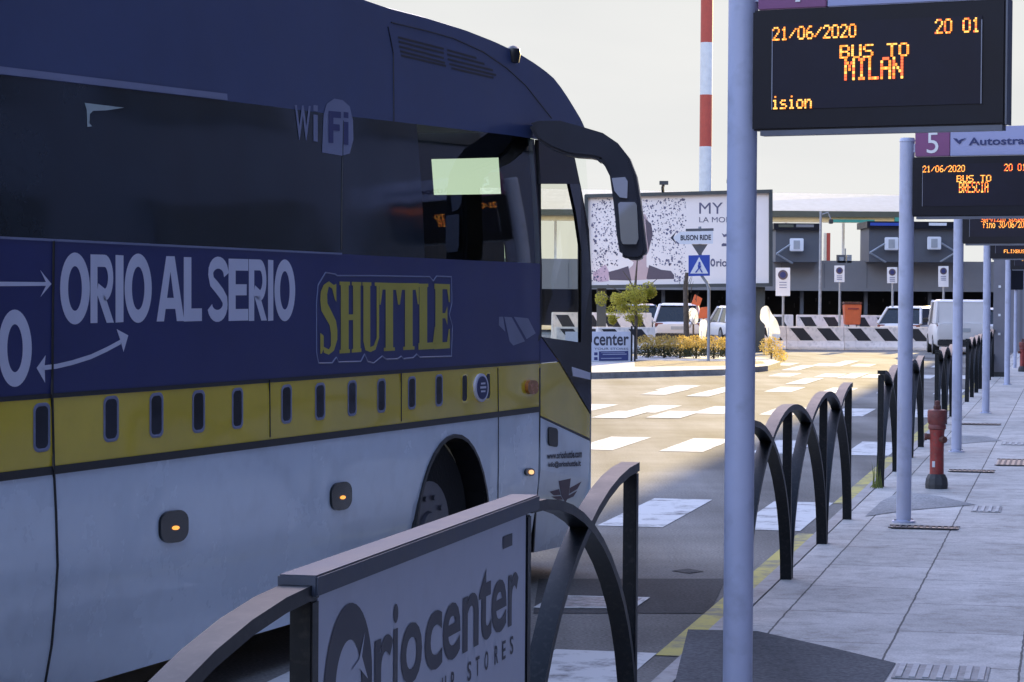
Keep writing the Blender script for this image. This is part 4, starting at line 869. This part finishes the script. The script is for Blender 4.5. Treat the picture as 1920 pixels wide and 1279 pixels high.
# small tree
b = at(1192, 690, 64); b.z = .13; t = thing('young_tree', 'slim young tree with yellow green leaves beside the island sign board', 'tree', b)
tr = MB().tube([b, b + ZV * 1.1, b + Vector((-.03, 0, 1.9)), b + Vector((.02, 0, 2.6))], [.045, .04, .035, .015], 8)
for dx, z0, dz in ((-.75, 1.4, .55), (.55, 1.5, .6), (-.35, 1.7, .6), (-.9, 1.2, .5)): tr.tube([b + ZV * z0, b + Vector((dx * .5, .1, z0 + dz * .6)), b + Vector((dx, .15, z0 + dz))], [.025, .018, .008], 6)
tr.build('trunk', m_bark, t, smooth=True); m1 = MB()
for x, y, r in ((1128, 560, .16), (1152, 585, .20), (1155, 560, .14), (1175, 562, .20), (1185, 548, .2), (1183, 590, .18), (1200, 575, .22), (1198, 553, .2), (1215, 545, .2), (1196, 600, .14), (1222, 548, .12), (1167, 575, .14), (1148, 600, .1)):
    leaves(m1, at(x, y, 64 + random.uniform(-.4, .4)), (r * 1.15, r, r * 1.25), 330, .030)
m1.build('crown', m_leaf, t)
# brown trunk in front of the car
b = at(1288, 684, 67); b.z = .13; t = thing('bare_tree', 'brown tree trunk standing in the island shrubs before the white car', 'tree', b)
MB().tube([b, b + Vector((-.03, 0, .9)), b + Vector((-.06, 0, 1.9)), b + Vector((-.02, 0, 2.3))], [.10, .075, .065, .05], 10).build('trunk', m_bark, t, smooth=True)
m1 = MB(); 
for i in range(40): p = b + Vector((random.gauss(0, .08), random.gauss(0, .05), random.uniform(.6, 2.0))); m1.tube([p, p + Vector((random.gauss(.0, .06), 0, .25))], [.012, .004], 4)
m1.build('crown', m_bark, t)
# island sign board ("center")
b = at(1146, 690, 62); b.z = .13; t = thing('sign_board', 'white centre sign board in a hoop frame on the traffic island', 'sign', b)
BL = [at(x, y, 62) for x, y in ((1060, 689), (1183, 688), (1183, 622), (1060, 622))]
MB().prism(BL, Vector((0, .06, 0))).build('panel', m_sign, t)
def quadfn(q, off): 
    bl_, br_, tr_, tl_ = q
    return lambda u, v: (bl_ * (1 - u) + br_ * u) * (1 - v) + (tl_ * (1 - u) + tr_ * u) * v + Vector((0, -off, 0))
q4 = [at(x, y, 62) for x, y in ((1113, 648), (1179, 648), (1179, 627), (1113, 627))]; g = MB(); put(g, glyphs('center', .02), quadfn(q4, .006))
q4 = [at(x, y, 62) for x, y in ((1114, 656), (1178, 656), (1178, 652), (1114, 652))]; put(g, glyphs('YOUR STORES', .0), quadfn(q4, .006)); g.build('lettering', m_ink, t)
q4 = [at(x, y, 62) for x, y in ((1114, 677), (1178, 676), (1178, 658), (1114, 659))]; g = MB(); put(g, quads((.14, 0, 1, 1)), quadfn(q4, .006)); put(g, quads((0, .1, .1, .4), (0, .6, .1, .9)), quadfn(q4, .006)); gb = g.build('blue_panel', m_navy, t)
g = MB(); put(g, quads((.2, .2, .8, .3), (.25, .62, .95, .72), (.2, .82, .9, .88)), quadfn(q4, .010)); g.build('blue_panel_text', m_lavdim, gb)
f_ = MB()
for px in (1184, 1190): p = at(px, 690, 61.9); p.z = .1; f_.box(p + ZV * .46, (.045, .045, .92))
f_.build('frame', m_fence, t)
# crossing sign on its post
b = at(1328, 690, 63); b.z = .13; t = thing('crossing_sign', 'grey post with a white arrow sign and a blue zebra crossing sign', 'road sign', b)
po = [b, at(1329, 600, 63), at(1329, 540, 63), at(1325, 530, 63.0), at(1314, 515, 63.0), at(1312, 425, 63)]
MB().tube(po, .04, 10).build('post', m_galv, t, smooth=True)
def flat(pts, Z, th, name, m, par): return MB().prism([at(x, y, Z) for x, y in pts], Vector((0, th, 0))).build(name, m, par)
asg = flat([(1260, 446), (1276, 435), (1337, 433), (1337, 457), (1276, 458)], 62.9, .03, 'arrow_sign', m_signw, t)
g = MB(); put(g, glyphs('BUSON RIDE', .03), quadfn([at(x, y, 62.9) for x, y in ((1276, 451), (1333, 450), (1333, 440), (1276, 441))], .005)); put(g, quads([(0, .5), (.55, 1), (.25, .5), (.55, 0)]), quadfn([at(x, y, 62.9) for x, y in ((1257, 458), (1278, 458), (1278, 433), (1257, 434))], .005)); g.build('arrow_sign_text', m_ink, asg)
flat([(1286, 429), (1338, 428), (1338, 433), (1286, 434)], 62.92, .05, 'top_bracket', m_signback, t)
flat([(1297, 458), (1327, 458), (1312, 481)], 62.95, .03, 'give_way_sign', m_signback, t)
bs = flat([(1291, 479), (1331, 478), (1331, 517), (1291, 518)], 62.9, .03, 'crossing_plate', m_bluesign, t)
g = flat([(1311, 482), (1328, 513), (1294, 513)], 62.895, .004, 'plate_triangle', m_signw, bs)
g = MB(); 
for pts in ([(1310, 491), (1313, 491), (1314, 497), (1309, 497)], [(1308, 497), (1315, 498), (1313, 504), (1309, 503)], [(1309, 503), (1311, 504), (1306, 511), (1303, 511)], [(1311, 503), (1314, 504), (1318, 511), (1315, 511)]): g.prism([at(x, y, 62.885) for x, y in pts], Vector((0, .004, 0)))
g.build('walking_figure', m_bluesign, bs)
# billboard
b = at(1275, 600, 80); b.z = 0; t = thing('billboard', 'large pale billboard with a portrait in small marks behind the coach mirror', 'billboard', b)
def BB(px, py, off=0.0): return at(px, py, 80.5 - 1.5 * (px - 1097) / 348 - off)
MB().prism([BB(*p) for p in ((1100, 535), (1443, 531), (1443, 361), (1100, 369))], Vector((0, .3, 0))).build('panel', m_bill, t)
fr = MB()
for a, c in (((1097, 368), (1447, 359)), ((1097, 538), (1447, 534)), ((1099, 540), (1099, 366)), ((1444, 536), (1444, 357))):
    p, r = BB(*a, -.1), BB(*c, -.1); fr.bar([p, r], Vector((0, 1, 0)), .5, .11)
fr.build('frame', m_billfr, t)
for px in (1128, 1425): p = BB(px, 538, -.4); MB().box((p.x, p.y, p.z / 2), (.3, .3, p.z)).build('leg', m_billfr, t)
for px, py in ((1243, 360), (1368, 357)):
    p = BB(px, py, -.2); MB().tube([p, p + Vector((-.03, -.3, .12)), p + Vector((-.02, -.7, .26))], .05, 6).box(p + Vector((-.02, -.75, .26)), (.28, .2, .12)).build('lamp', m_billfr, t)
dm = MB()
for i in range(1500):
    x = random.uniform(1110, 1286); y = random.uniform(372, 528)
    if 1135 < x < 1265 and y > 498 - abs(x - 1198) * .0: continue
    if 1160 < x < 1222 and y > 420: continue
    dens = 1.0
    s = random.uniform(.5, 1.9) * (1.7 if random.random() < .10 else 1); a = random.uniform(0, 3.14); e = random.uniform(.25, 1.0)
    pts = [(x + s * math.cos(a + k * 1.2566 + random.uniform(-.3, .3)) * (1 if k % 2 else e), y + s * math.sin(a + k * 1.2566) * (e if k % 2 else 1)) for k in range(5)]
    dm.add([BB(*p, .012) for p in pts], [(0, 1, 2, 3, 4)])
dm.build('printed_marks', m_dood, t)
dm = MB(); dm.add([BB(*p, .010) for p in ((1168, 400), (1185, 396), (1210, 402), (1222, 430), (1217, 470), (1205, 492), (1190, 494), (1175, 480), (1165, 440))], [tuple(range(9))]); dm.add([BB(*p, .012) for p in ((1190, 488), (1212, 470), (1212, 500), (1220, 505), (1214, 524), (1182, 526), (1178, 505), (1186, 498))], [tuple(range(8))]); dm.build('printed_face', m_skin, t)
dm = MB(); dm.add([BB(*p, .014) for p in ((1141, 510), (1160, 505), (1178, 499), (1184, 526), (1143, 525))], [tuple(range(5))]); dm.build('printed_jacket', m_jacket, t); dm = MB(); dm.add([BB(*p, .014) for p in ((1212, 522), (1217, 497), (1240, 506), (1258, 508), (1264, 516), (1264, 523), (1214, 524))], [tuple(range(7))]); dm.build('printed_jacket', m_jacket, t); dm = MB(); dm.add([BB(*p, .013) for p in ((1210, 410), (1221, 420), (1224, 440), (1216, 470), (1212, 440))], [tuple(range(5))]); dm.build('printed_hair', m_jacket, t)
dm = MB(); dm.add([BB(*p, .009) for p in ((1112, 524), (1112, 512), (1135, 496), (1142, 510), (1141, 527), (1125, 529))], [tuple(range(6))]); dm.build('printed_flower', m_pink2, t)
dm = MB(); 
def bbq(x0, y0, x1, y1): return lambda u, v: BB(x0 + (x1 - x0) * u, y1 + (y0 - y1) * v, .012)
put(dm, glyphs('MY V'), bbq(1311, 380, 1385, 401)); put(dm, glyphs('LA MODA'), bbq(1311, 407, 1384, 417)); put(dm, glyphs('riocenter', .02), bbq(1343, 486, 1412, 500)); put(dm, ring(.25, .25), bbq(1332, 485, 1341, 500))
for pts in ([(1353, 437), (1358, 440), (1370, 436), (1371, 440), (1357, 445)], [(1353, 458), (1356, 456), (1372, 458), (1372, 461), (1353, 462)]): dm.add([BB(*p, .012) for p in pts], [tuple(range(5))])
dm.build('lettering', m_dood, t)
# red and white mast
b = at(1320, 640, 140); b.z = 0; t = thing('striped_mast', 'tall red and white banded mast behind the billboard', 'mast', b)
mb = MB(); ys = [380, 356, 275, 178, 80, -10, -110, -210]
for i in range(len(ys) - 1):
    z0, z1 = at(1320, ys[i], 140).z, at(1320, ys[i + 1], 140).z; x = b.x
    if i == 0: mb.cyl((b.x, 140, 0), (b.x, 140, z1), .36, n=16, m=1)
    else: mb.cyl((b.x, 140, z0), (b.x, 140, z1), .36 - .004 * i, n=16, m=1 if i % 2 == 1 else 0)
mb.build('shaft', [m_mastred, m_mastwh], t, smooth=True)
mb = MB(); mb.cyl((b.x, 140, 0), (b.x, 140, .12), .6, n=16); mb.build('base', m_galv, t)

# barriers
def make_barrier():
    t = thing('road_barrier', 'x', 'barrier', (0, 0, 0), 0, 'black and white road barriers')
    L_ = 1.96; pr = [(-.28, 0), (.28, 0), (.28, .10), (.15, .30), (.10, .80), (-.10, .80), (-.15, .30), (-.28, .10)]
    MB().prism([(-L_ / 2, y, z) for y, z in pr], (L_, 0, 0)).build('body', m_conc, t, world=False, bevel=.015)
    def face(x, z): y = -.15 + (.05) * (z - .30) / .5; return (x, y - .004, z)
    for k in (-1, 1):
        c = k * .46; MB().add([face(c - .05, .27 + .05), face(c + .41, .32), face(c + .05, .74), face(c - .41, .74)], [(0, 1, 2, 3)]).build('stripe', m_concblk, t, world=False)
    return t
bar0 = make_barrier(); first = [True]
def barrier(px, Z, zs, label, rz=0.0):
    p = at(px, 600, Z); p.z = 0
    if first[0]: bar0.location = p; bar0.rotation_euler = (0, 0, rz); bar0['label'] = label; first[0] = False; o = bar0
    else: o = dup(bar0, p, rz, label)
    o.scale = (1, 1, zs); return o
k = FPX / 84
PL = ['right of the white glare sheet', 'below the orange bin\'s left neighbour sign', 'left of the orange bin', 'below the orange bin', 'right of the orange bin', 'just left of the second display pole', 'behind the second display pole', 'left of the white van']
for i in range(8): barrier(1420 + i * 2.0 * k * .52 + i * 51, 84, 1.0, 'striped front row barrier ' + ['beginning behind the white glare sheet', 'at the foot of the tall no parking sign', 'under the grey lamp post', 'left below the orange bin', 'right below the orange bin', 'under the third no parking sign', 'just left of the second display pole', 'partly behind the white van'][i]) if i < 5 else None
for i in range(5): barrier(1440 + i * 100, 96, 1.4, 'taller rear row barrier ' + ['behind the tall no parking sign', 'under the lamp post', 'behind the orange bin', 'near the third no parking sign', 'behind the second display pole'][i])
for i in range(2): barrier(1095 + i * 78, 78, 1.0, 'striped barrier above the island sign board, ' + ['by the coach front', 'by the white car'][i], .35)
for i in range(2): barrier(1085 + i * 86, 88, 1.5, 'tall striped barrier behind the young tree, ' + ['nearer the coach', 'nearer the white car'][i], .2)

# no-parking signs
for i, (x, yt, yb, wd_, pb) in enumerate(((1468, 502, 555, 27, 618), (1574, 498, 529, 19, 612), (1673, 501, 531, 19, 612), (1769, 499, 538, 19, 580))):
    Z = 88 + i * 1.5; b = at(x, pb, Z); b.z = 0
    t = thing('parking_sign', ['largest white no parking sign, right of the billboard', 'white no parking sign on a thin post left of the orange bin', 'white no parking sign on a thin post right of the orange bin', 'white no parking sign above the parked white van'][i], 'road sign', b, 0, 'no parking signs before the grey booths')
    tp = at(x, yt, Z); MB().cyl(b, (b.x, b.y, tp.z), .045, n=8).build('post', m_galv, t)
    pl = flat([(x - wd_ / 2, yb), (x + wd_ / 2, yb), (x + wd_ / 2, yt), (x - wd_ / 2, yt)], Z - .08, .03, 'plate', m_signw, t)
    c = at(x, yt + wd_ * .5, Z - .09); rr_ = wd_ * .34 * Z / FPX; g = MB().cyl(c, c - Vector((0, .006, 0)), rr_, n=20); g.build('disc', m_jacket, pl); g = MB().cyl(c - Vector((0, .007, 0)), c - Vector((0, .010, 0)), rr_ * .62, n=16).build('disc_centre', m_navy, pl)
    g = MB()
    for j in range(3): p = at(x, yt + wd_ * (1.02 + .18 * j), Z - .09); g.box(p, (rr_ * 1.5, .006, .03))
    g.build('small_text', m_lavdim, pl)
# orange bin
b = at(1598, 612, 94); b.z = 0; t = thing('orange_bin', 'orange plastic bin standing on the barrier row before the booths', 'bin', b)
c = at(1598, 590, 94); kz = 94 / FPX
pr = [(-15, -20), (15, -20), (17, 20), (-17, 20)]
mb = MB(); zt, zbm = at(1598, 571, 94).z, at(1598, 609, 94).z
mb.add([(b.x - .28, 93.8, zbm), (b.x + .28, 93.8, zbm), (b.x + .28, 94.4, zbm), (b.x - .28, 94.4, zbm), (b.x - .33, 93.75, zt), (b.x + .33, 93.75, zt), (b.x + .33, 94.45, zt), (b.x - .33, 94.45, zt)], [(0, 3, 2, 1), (4, 5, 6, 7), (0, 1, 5, 4), (1, 2, 6, 5), (2, 3, 7, 6), (3, 0, 4, 7)])
mb.build('body', m_orange, t, bevel=.03)
MB().box((b.x, 94.1, zt + .05), (.72, .75, .09)).build('lid', m_reddk, t, bevel=.03); MB().box((b.x, 93.74, zt - .16), (.42, .04, .06)).build('handle', m_red, t)
mb = MB(); mb.box((b.x - .22, 94.1, zbm / 2), (.08, .5, zbm)).box((b.x + .22, 94.1, zbm / 2), (.08, .5, zbm)); mb.build('leg', m_galv, t)

# vehicles
def car(name, label, cat, loc, rz, paintm, L_=4.3, W_=1.8, H_=1.5, van=False, group='cars parked by the barriers'):
    t = thing(name, label, cat, loc, rz, group); hw = W_ / 2; hb = H_ * .56
    # x forward; rear at -L/2
    if van: st_ = [(-L_ / 2, .40, hb, .90), (-L_ / 2 + .12, .26, hb + .02, 1), (-L_ * .2, .22, hb + .02, 1), (L_ * .2, .22, hb, 1), (L_ * .38, .22, hb - .06, .97), (L_ / 2 - .08, .26, hb - .22, .88), (L_ / 2, .36, hb - .30, .78)]
    else: st_ = [(-L_ / 2, .42, hb - .08, .84), (-L_ / 2 + .12, .28, hb, .95), (-L_ * .28, .22, hb + .02, 1), (L_ * .15, .22, hb, 1), (L_ * .36, .22, hb - .08, .96), (L_ / 2 - .1, .26, hb - .20, .86), (L_ / 2, .38, hb - .28, .74)]
    mb = MB(); n = 12
    for x, zl, zb_, ws in st_:
        w2 = hw * ws
        for y, z in ((-w2 * .86, zl), (-w2 * .98, zl + .08), (-w2, zl + (zb_ - zl) * .5), (-w2 * .97, zb_ - .08), (-w2 * .90, zb_), (-w2 * .4, zb_ + .02), (w2 * .4, zb_ + .02), (w2 * .90, zb_), (w2 * .97, zb_ - .08), (w2, zl + (zb_ - zl) * .5), (w2 * .98, zl + .08), (w2 * .86, zl)): mb.v.append(Vector((x, y, z)))
    for i in range(len(st_) - 1):
        for j in range(n): mb.f.append((i * n + j, i * n + (j + 1) % n, (i + 1) * n + (j + 1) % n, (i + 1) * n + j)); mb.mi.append(0)
    mb.f += [tuple(range(n)), tuple(reversed(range((len(st_) - 1) * n, len(st_) * n)))]; mb.mi += [0, 0]
    mb.build('body', paintm, t, world=False, smooth=True)
    xr0, xr1, xf1, xf0 = (-L_ / 2 + .10, -L_ / 2 + .18, L_ * .12, L_ * .30) if van else (-L_ / 2 + .12, -L_ / 2 + .62, L_ * .06, L_ * .27)
    zt = H_ - .06; wr = hw * (.86 if van else .72); wb_ = hw * .93
    cab = MB(); V = [(xr0, -wb_, hb), (xf0, -wb_, hb - .06), (xf0, wb_, hb - .06), (xr0, wb_, hb), (xr1, -wr, zt), (xf1, -wr, zt), (xf1, wr, zt), (xr1, wr, zt)]
    cab.add(V, [(0, 1, 5, 4), (1, 2, 6, 5), (2, 3, 7, 6), (3, 0, 4, 7), (4, 5, 6, 7)]); cab.build('glasshouse', m_cargl if not van else m_cargl, t, world=False)
    rfm = MB(); rfm.add([(xr1 - .08, -wr - .03, zt - .02), (xf1 + .06, -wr - .03, zt - .02), (xf1 + .06, wr + .03, zt - .02), (xr1 - .08, wr + .03, zt - .02), (xr1 + .05, -wr * .86, H_), (xf1 - .05, -wr * .86, H_), (xf1 - .05, wr * .86, H_), (xr1 + .05, wr * .86, H_)], [(0, 3, 2, 1), (0, 1, 5, 4), (1, 2, 6, 5), (2, 3, 7, 6), (3, 0, 4, 7), (4, 5, 6, 7)])
    for i_, j_ in ((0, 4), (1, 5), (2, 6), (3, 7)): rfm.tube([Vector(V[i_]), Vector(V[j_])], .055 if not van else .07, 6)
    xm = (xr1 + xf1) / 2
    for sgn in (-1, 1): rfm.tube([(xm, sgn * (wb_ + .0), hb), (xm, sgn * wr, zt)], .045, 6)
    if van: rfm.add([(xr0 - .02, -wb_, hb - .05), (xr0 - .02, wb_, hb - .05), (xr1 - .06, wr, zt), (xr1 - .06, -wr, zt)], [(0, 1, 2, 3)]); rfm.add([(xr0, -wb_ - .01, hb - .05), (xm, -wb_ - .01, hb - .05), (xm, -wr - .02, zt), (xr1, -wr - .02, zt)], [(0, 1, 2, 3)]); rfm.add([(xr0, wb_ + .01, hb - .05), (xm, wb_ + .01, hb - .05), (xm, wr + .02, zt), (xr1, wr + .02, zt)], [(0, 1, 2, 3)])
    rfm.build('roof', paintm, t, world=False, smooth=True)
    for sx in (-L_ * .30, L_ * .31):
        for sy in (-1, 1):
            wm = MB().cyl((sx, sy * (hw - .20), .31), (sx, sy * (hw + .005), .31), .31, n=20).build('wheel', m_tyre, t, world=False, smooth=True); MB().cyl((sx, sy * (hw + .0), .31), (sx, sy * (hw + .015), .31), .20, .17, n=14).build('rim', m_rim, wm, world=False)
    for sy in (-1, 1):
        MB().box((-L_ / 2 + .07, sy * hw * .74, hb - .10), (.12, .30, .15)).build('tail_lamp', m_tail, t, world=False, bevel=.02)
        MB().box((L_ / 2 - .10, sy * hw * .66, hb - .36), (.14, .32, .13)).build('headlamp', m_lamp, t, world=False, bevel=.02)
        MB().box((L_ * .20, sy * (hw + .10), hb + .08), (.12, .20, .14)).build('wing_mirror', paintm if not van else m_black, t, world=False, bevel=.03)
    MB().box((-L_ / 2 - .006, 0, hb - .20), (.02, .52, .12)).build('plate', m_plate, t, world=False)
    MB().box((-L_ / 2 + .04, 0, .38), (.14, W_ * .88, .20)).build('rear_bumper', m_black, t, world=False, bevel=.03); MB().box((L_ / 2 - .06, 0, .36), (.16, W_ * .76, .18)).build('front_bumper', m_black, t, world=False, bevel=.03)
    return t
def carat(px, Z): p = at(px, 600, Z); p.z = 0; return p
car('parked_car', 'white family car seen from behind, parked beyond the island shrubs', 'car', carat(1272, 90), R(86), m_carw, 4.4, 1.85, 1.55)
car('parked_car', 'dark car parked left of the white family car, behind the young tree', 'car', carat(1190, 99), R(93), m_cardark, 4.4, 1.8, 1.5)
car('parked_car', 'pale car half hidden behind the nearest display pole', 'car', carat(1378, 97), R(98), m_carw, 4.2, 1.75, 1.45)
car('parked_van', 'small white van seen from behind, between the second and third display poles', 'van', carat(1795, 80), R(84), m_carw, 4.2, 1.75, 1.75, van=True, group='vans')
car('parked_car', 'white car parked behind the second display pole, left of the van', 'car', carat(1722, 92), R(60), m_carw, 4.2, 1.8, 1.5)
car('parked_car', 'white car right of the van, glimpsed between display poles', 'car', carat(1845, 95), R(88), m_carw, 4.0, 1.7, 1.45)
# white sheets standing in for sun glare, and orange cones near the island
def sheet(label, pts, Z, th=.10):
    c = at(pts[0][0], 660, Z); c.z = .0; t = thing('glare_sheet', label, 'glare sheet', c, 0, 'white sheets standing in for sun glare')
    for _ in range(2): pts = [q for i in range(len(pts)) for q in ((.75 * pts[i][0] + .25 * pts[(i + 1) % len(pts)][0], .75 * pts[i][1] + .25 * pts[(i + 1) % len(pts)][1]), (.25 * pts[i][0] + .75 * pts[(i + 1) % len(pts)][0], .25 * pts[i][1] + .75 * pts[(i + 1) % len(pts)][1]))]
    n = len(pts); P_ = [at(x, y, Z) for x, y in pts]; cc = sum(P_, Vector()) / n
    fr_ = [p + Vector((0, -.05 + .05 * math.sin(i * .9), 0)) for i, p in enumerate(P_)] + [cc + Vector((0, -.16, 0))]
    bk = [p + Vector((0, th, 0)) for p in fr_]
    MB().add(fr_, [(i, (i + 1) % n, n) for i in range(n)]).build('glare_panel', m_glare, t, smooth=True)
    p = cc; MB().box((p.x, p.y + .05, p.z / 2), (.06, .06, p.z)).build('stake', m_bark, t)
sheet('white sheet standing in for sun glare right of the nearest display pole', [(1424, 590), (1428, 576), (1440, 572), (1447, 590), (1458, 602), (1463, 622), (1460, 640), (1449, 660), (1446, 650), (1440, 636), (1436, 610), (1426, 602)], 78)
sheet('round white sheet standing in for sun glare beside the brown tree trunk', [(1290, 580), (1300, 576), (1308, 584), (1310, 598), (1306, 608), (1298, 608), (1291, 596)], 86)
sheet('narrow white sheet standing in for sun glare left of the crossing sign post', [(1312, 600), (1326, 598), (1325, 620), (1322, 640), (1311, 640), (1311, 615)], 85)
for i, q in enumerate(([(1296, 570), (1303, 552), (1317, 560), (1312, 574)], [(1309, 597), (1313, 577), (1328, 575), (1327, 597)])):
    c = sum((at(x, y, 88) for x, y in q), Vector()) / 4; t = thing('orange_marker', ['upper tilted orange board beside the brown trunk', 'lower orange board left of the crossing sign post'][i], 'warning board', (c.x, c.y, 0), 0, 'orange boards on posts')
    flat(q, 87.9, .05, 'board', m_orange, t); MB().cyl((c.x, c.y + .05, 0), (c.x, c.y + .05, c.z), .035, n=8).build('post', m_galv, t)

# grey booths, parapet and shed beyond
def wallbox(mb, x0, x1, y0, y1, Z, th, m=0):       # y0 upper pixel, y1 lower pixel
    a, b = at(x0, y1, Z), at(x1, y0, Z); zb_ = a.z; zt = b.z; mb.box(((a.x + b.x) / 2, Z + th / 2, (zb_ + zt) / 2), (b.x - a.x, th, zt - zb_), 0, m)
b = at(1600, 600, 122); b.z = 0; t = thing('parking_deck', 'low grey parking deck with a dark open ground floor beyond the barriers', 'building', b)
mb = MB(); wallbox(mb, 900, 2010, 492, 541, 121, .5); mb.build('parapet', m_band, t)
mb = MB()
for i in range(14): wallbox(mb, 905 + i * 80, 906.2 + i * 80, 494, 540, 120.98, .05)
mb.build('parapet_joint', m_wall, t)
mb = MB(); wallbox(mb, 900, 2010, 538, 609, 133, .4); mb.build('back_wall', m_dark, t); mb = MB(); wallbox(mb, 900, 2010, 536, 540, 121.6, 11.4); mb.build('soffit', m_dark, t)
for x in (1120, 1240, 1395, 1500, 1620, 1740, 1850): mb = MB(); wallbox(mb, x, x + 7, 541, 609, 121.8, .25); mb.build('column', m_wall, t)
mb = MB(); 
for i in range(40): x = random.uniform(1110, 1860); y = random.uniform(553, 590); h = random.uniform(2, 10); wallbox(mb, x, x + random.uniform(1, 3), y, y + h, 132.7, .1)
mb.build('stored_goods', m_signback, t)
def booth(label, x0, x1, y0, lights, heads):
    c = at((x0 + x1) / 2, 490, 119.8); t = thing('grey_booth', label, 'booth', (c.x, 119.8, at(x0, 492, 119.8).z), 0, 'grey booths on the deck')
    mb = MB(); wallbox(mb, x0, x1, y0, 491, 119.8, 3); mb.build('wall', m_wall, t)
    mb = MB(); wallbox(mb, x0 - 3, x1 + 3, y0 - 1, y0 + 10, 119.5, 3.6); mb.build('roof_edge', m_case, t)
    for xa, xb, m_ in heads: mb = MB(); wallbox(mb, xa, xb, y0 + 1, y0 + 6, 119.45, .05); mb.build('header', m_, t)
    for lx, ly, sd_ in lights:
        mb = MB(); wallbox(mb, lx - 13, lx + 13, ly - 12, ly + 12, 119.3, .12); l_ = mb.build('floodlight', m_signw, t, bevel=.03); mb = MB(); wallbox(mb, lx - 6, lx + 6, ly - 8, ly + 8, 119.27, .02); mb.build('lens', m_plate, l_)
        mb = MB(); ex = x0 + 2 if sd_ < 0 else x1 - 2
        mb.tube([at(lx + sd_ * 13, ly, 119.35), at(ex, ly + 17, 119.4)], .05, 6).tube([at(ex, ly + 17, 119.4), at(ex - sd_ * 30, ly + 35, 119.6)], .05, 6); mb.build('arm', m_galv, t)
booth('grey booth with one floodlight, right beside the billboard', 1454, 1537, 420, [(1494, 459, -1)], [(1460, 1488, m_olive), (1493, 1526, m_band)])
booth('wide grey booth with two floodlights behind the second display pole', 1629, 1795, 417, [(1672, 457, -1), (1752, 456, 1)], [(1632, 1700, m_bluesign), (1742, 1775, m_signw)])
# pale canopy roof
b = at(1500, 410, 150); b.z = 0; t = thing('canopy', 'pale canopy roof with cream fascia rising behind the grey booths', 'canopy', b)
mb = MB(); wallbox(mb, 900, 1702, 403, 413, 150, .08); mb.build('fascia', m_cream, t); mb = MB(); wallbox(mb, 900, 1704, 397, 402.5, 149.5, 1); mb.build('gutter', m_olive, t)
mb = MB(); A = [at(900, 397, 150), at(1704, 397, 150), at(1704, 366, 154), at(900, 352, 154)]; mb.add(A, [(0, 1, 2, 3)]); mb.build('roof', m_roofpale, t)
for i in range(8): x = 930 + i * 108; mb = MB(); wallbox(mb, x, x + 6, 413, 615, 152, .3); mb.build('column', m_mastwh, t)
mb = MB(); wallbox(mb, 1560, 1640, 412, 417, 149.6, .2); wallbox(mb, 1678, 1700, 408, 419, 149.4, .3); mb.build('trim', m_teal, t)
# lamp post, striped post, roof boxes
b = at(1537, 600, 100); b.z = 0; t = thing('lamp_post', 'thin grey lamp post in front of the grey booths', 'lamp post', b)
tp = at(1537, 396, 100); MB().cyl(b, (b.x, b.y, tp.z), .07, .05, n=10).build('post', m_galv, t); MB().tube([(b.x, b.y, tp.z - .15), (b.x + .3, b.y, tp.z - .05), (b.x + .42, b.y, tp.z - .35)], .03, 6).build('bracket', m_galv, t); MB().box((b.x + .42, b.y, tp.z - .42), (.16, .3, .18)).build('lamp_head', m_iron, t, bevel=.02)
b = at(1552, 600, 128); b.z = at(1552, 492, 128).z; t = thing('red_post', 'short red and pale post seen between the two grey booths', 'post', b)
mb = MB(); wallbox(mb, 1550, 1557, 437, 494, 128, .25); mb.build('red_side', m_mastred, t); mb = MB(); wallbox(mb, 1545, 1550, 437, 494, 128, .25); mb.build('pale_side', m_cream, t)
b = at(1584, 494, 121); t = thing('roof_box', 'dark equipment box on the parapet between the booths', 'box', b); mb = MB(); wallbox(mb, 1570, 1586, 478, 493, 121, .4); mb.build('body', m_signback, t); mb = MB(); wallbox(mb, 1588, 1597, 478, 493, 121, .4); mb.build('lid', m_galv, t); mb = MB(); wallbox(mb, 1574, 1582, 482, 489, 120.95, .05); mb.build('label_plate', m_plate, t)
MB().cyl(at(1585, 478, 121.2), at(1585, 466, 121.2), .03, n=6).build('aerial', m_galv, t)
# right-hand columns and wall at the end of the pavement
b = ground(1873, 706, SW); t = thing('grey_column', 'square grey column on the pavement right of the fourth display pole', 'column', b, KROT)
MB().box((0, 0, 1.35), (.24, .26, 2.7)).build('shaft', m_grey, t, world=False, bevel=.01); MB().box((0, 0, .05), (.34, .36, .1)).build('base', m_iron, t, world=False)
for z in (.9, 1.3, 1.9): MB().box((-.125, -.0, z), (.012, .05, .05)).build('fixing', m_signw, t, world=False)
b = at(1902, 690, 78); b.z = 0; t = thing('end_wall', 'grey ribbed wall closing the far end of the pavement', 'wall', b)
mb = MB(); wallbox(mb, 1880, 2040, 470, 662, 78, .3); mb.build('panel', stripes_mat('ribbed_wall', (.16, .155, .175), (.25, .24, .27), 1.6), t)
mb = MB(); wallbox(mb, 1878, 2042, 466, 471, 77.9, .5); mb.build('coping', m_galv, t)
b = ground(1890, 690, SW); t = thing('info_board', 'small dark notice board on a post near the end wall', 'notice board', b)
p = at(1906, 500, b.y); MB().box((p.x, p.y, p.z), (.32, .08, 1.1)).build('board', m_case, t, bevel=.01); MB().cyl((p.x, p.y + .06, SW), (p.x, p.y + .06, p.z), .04, n=8).build('post', m_pole, t)
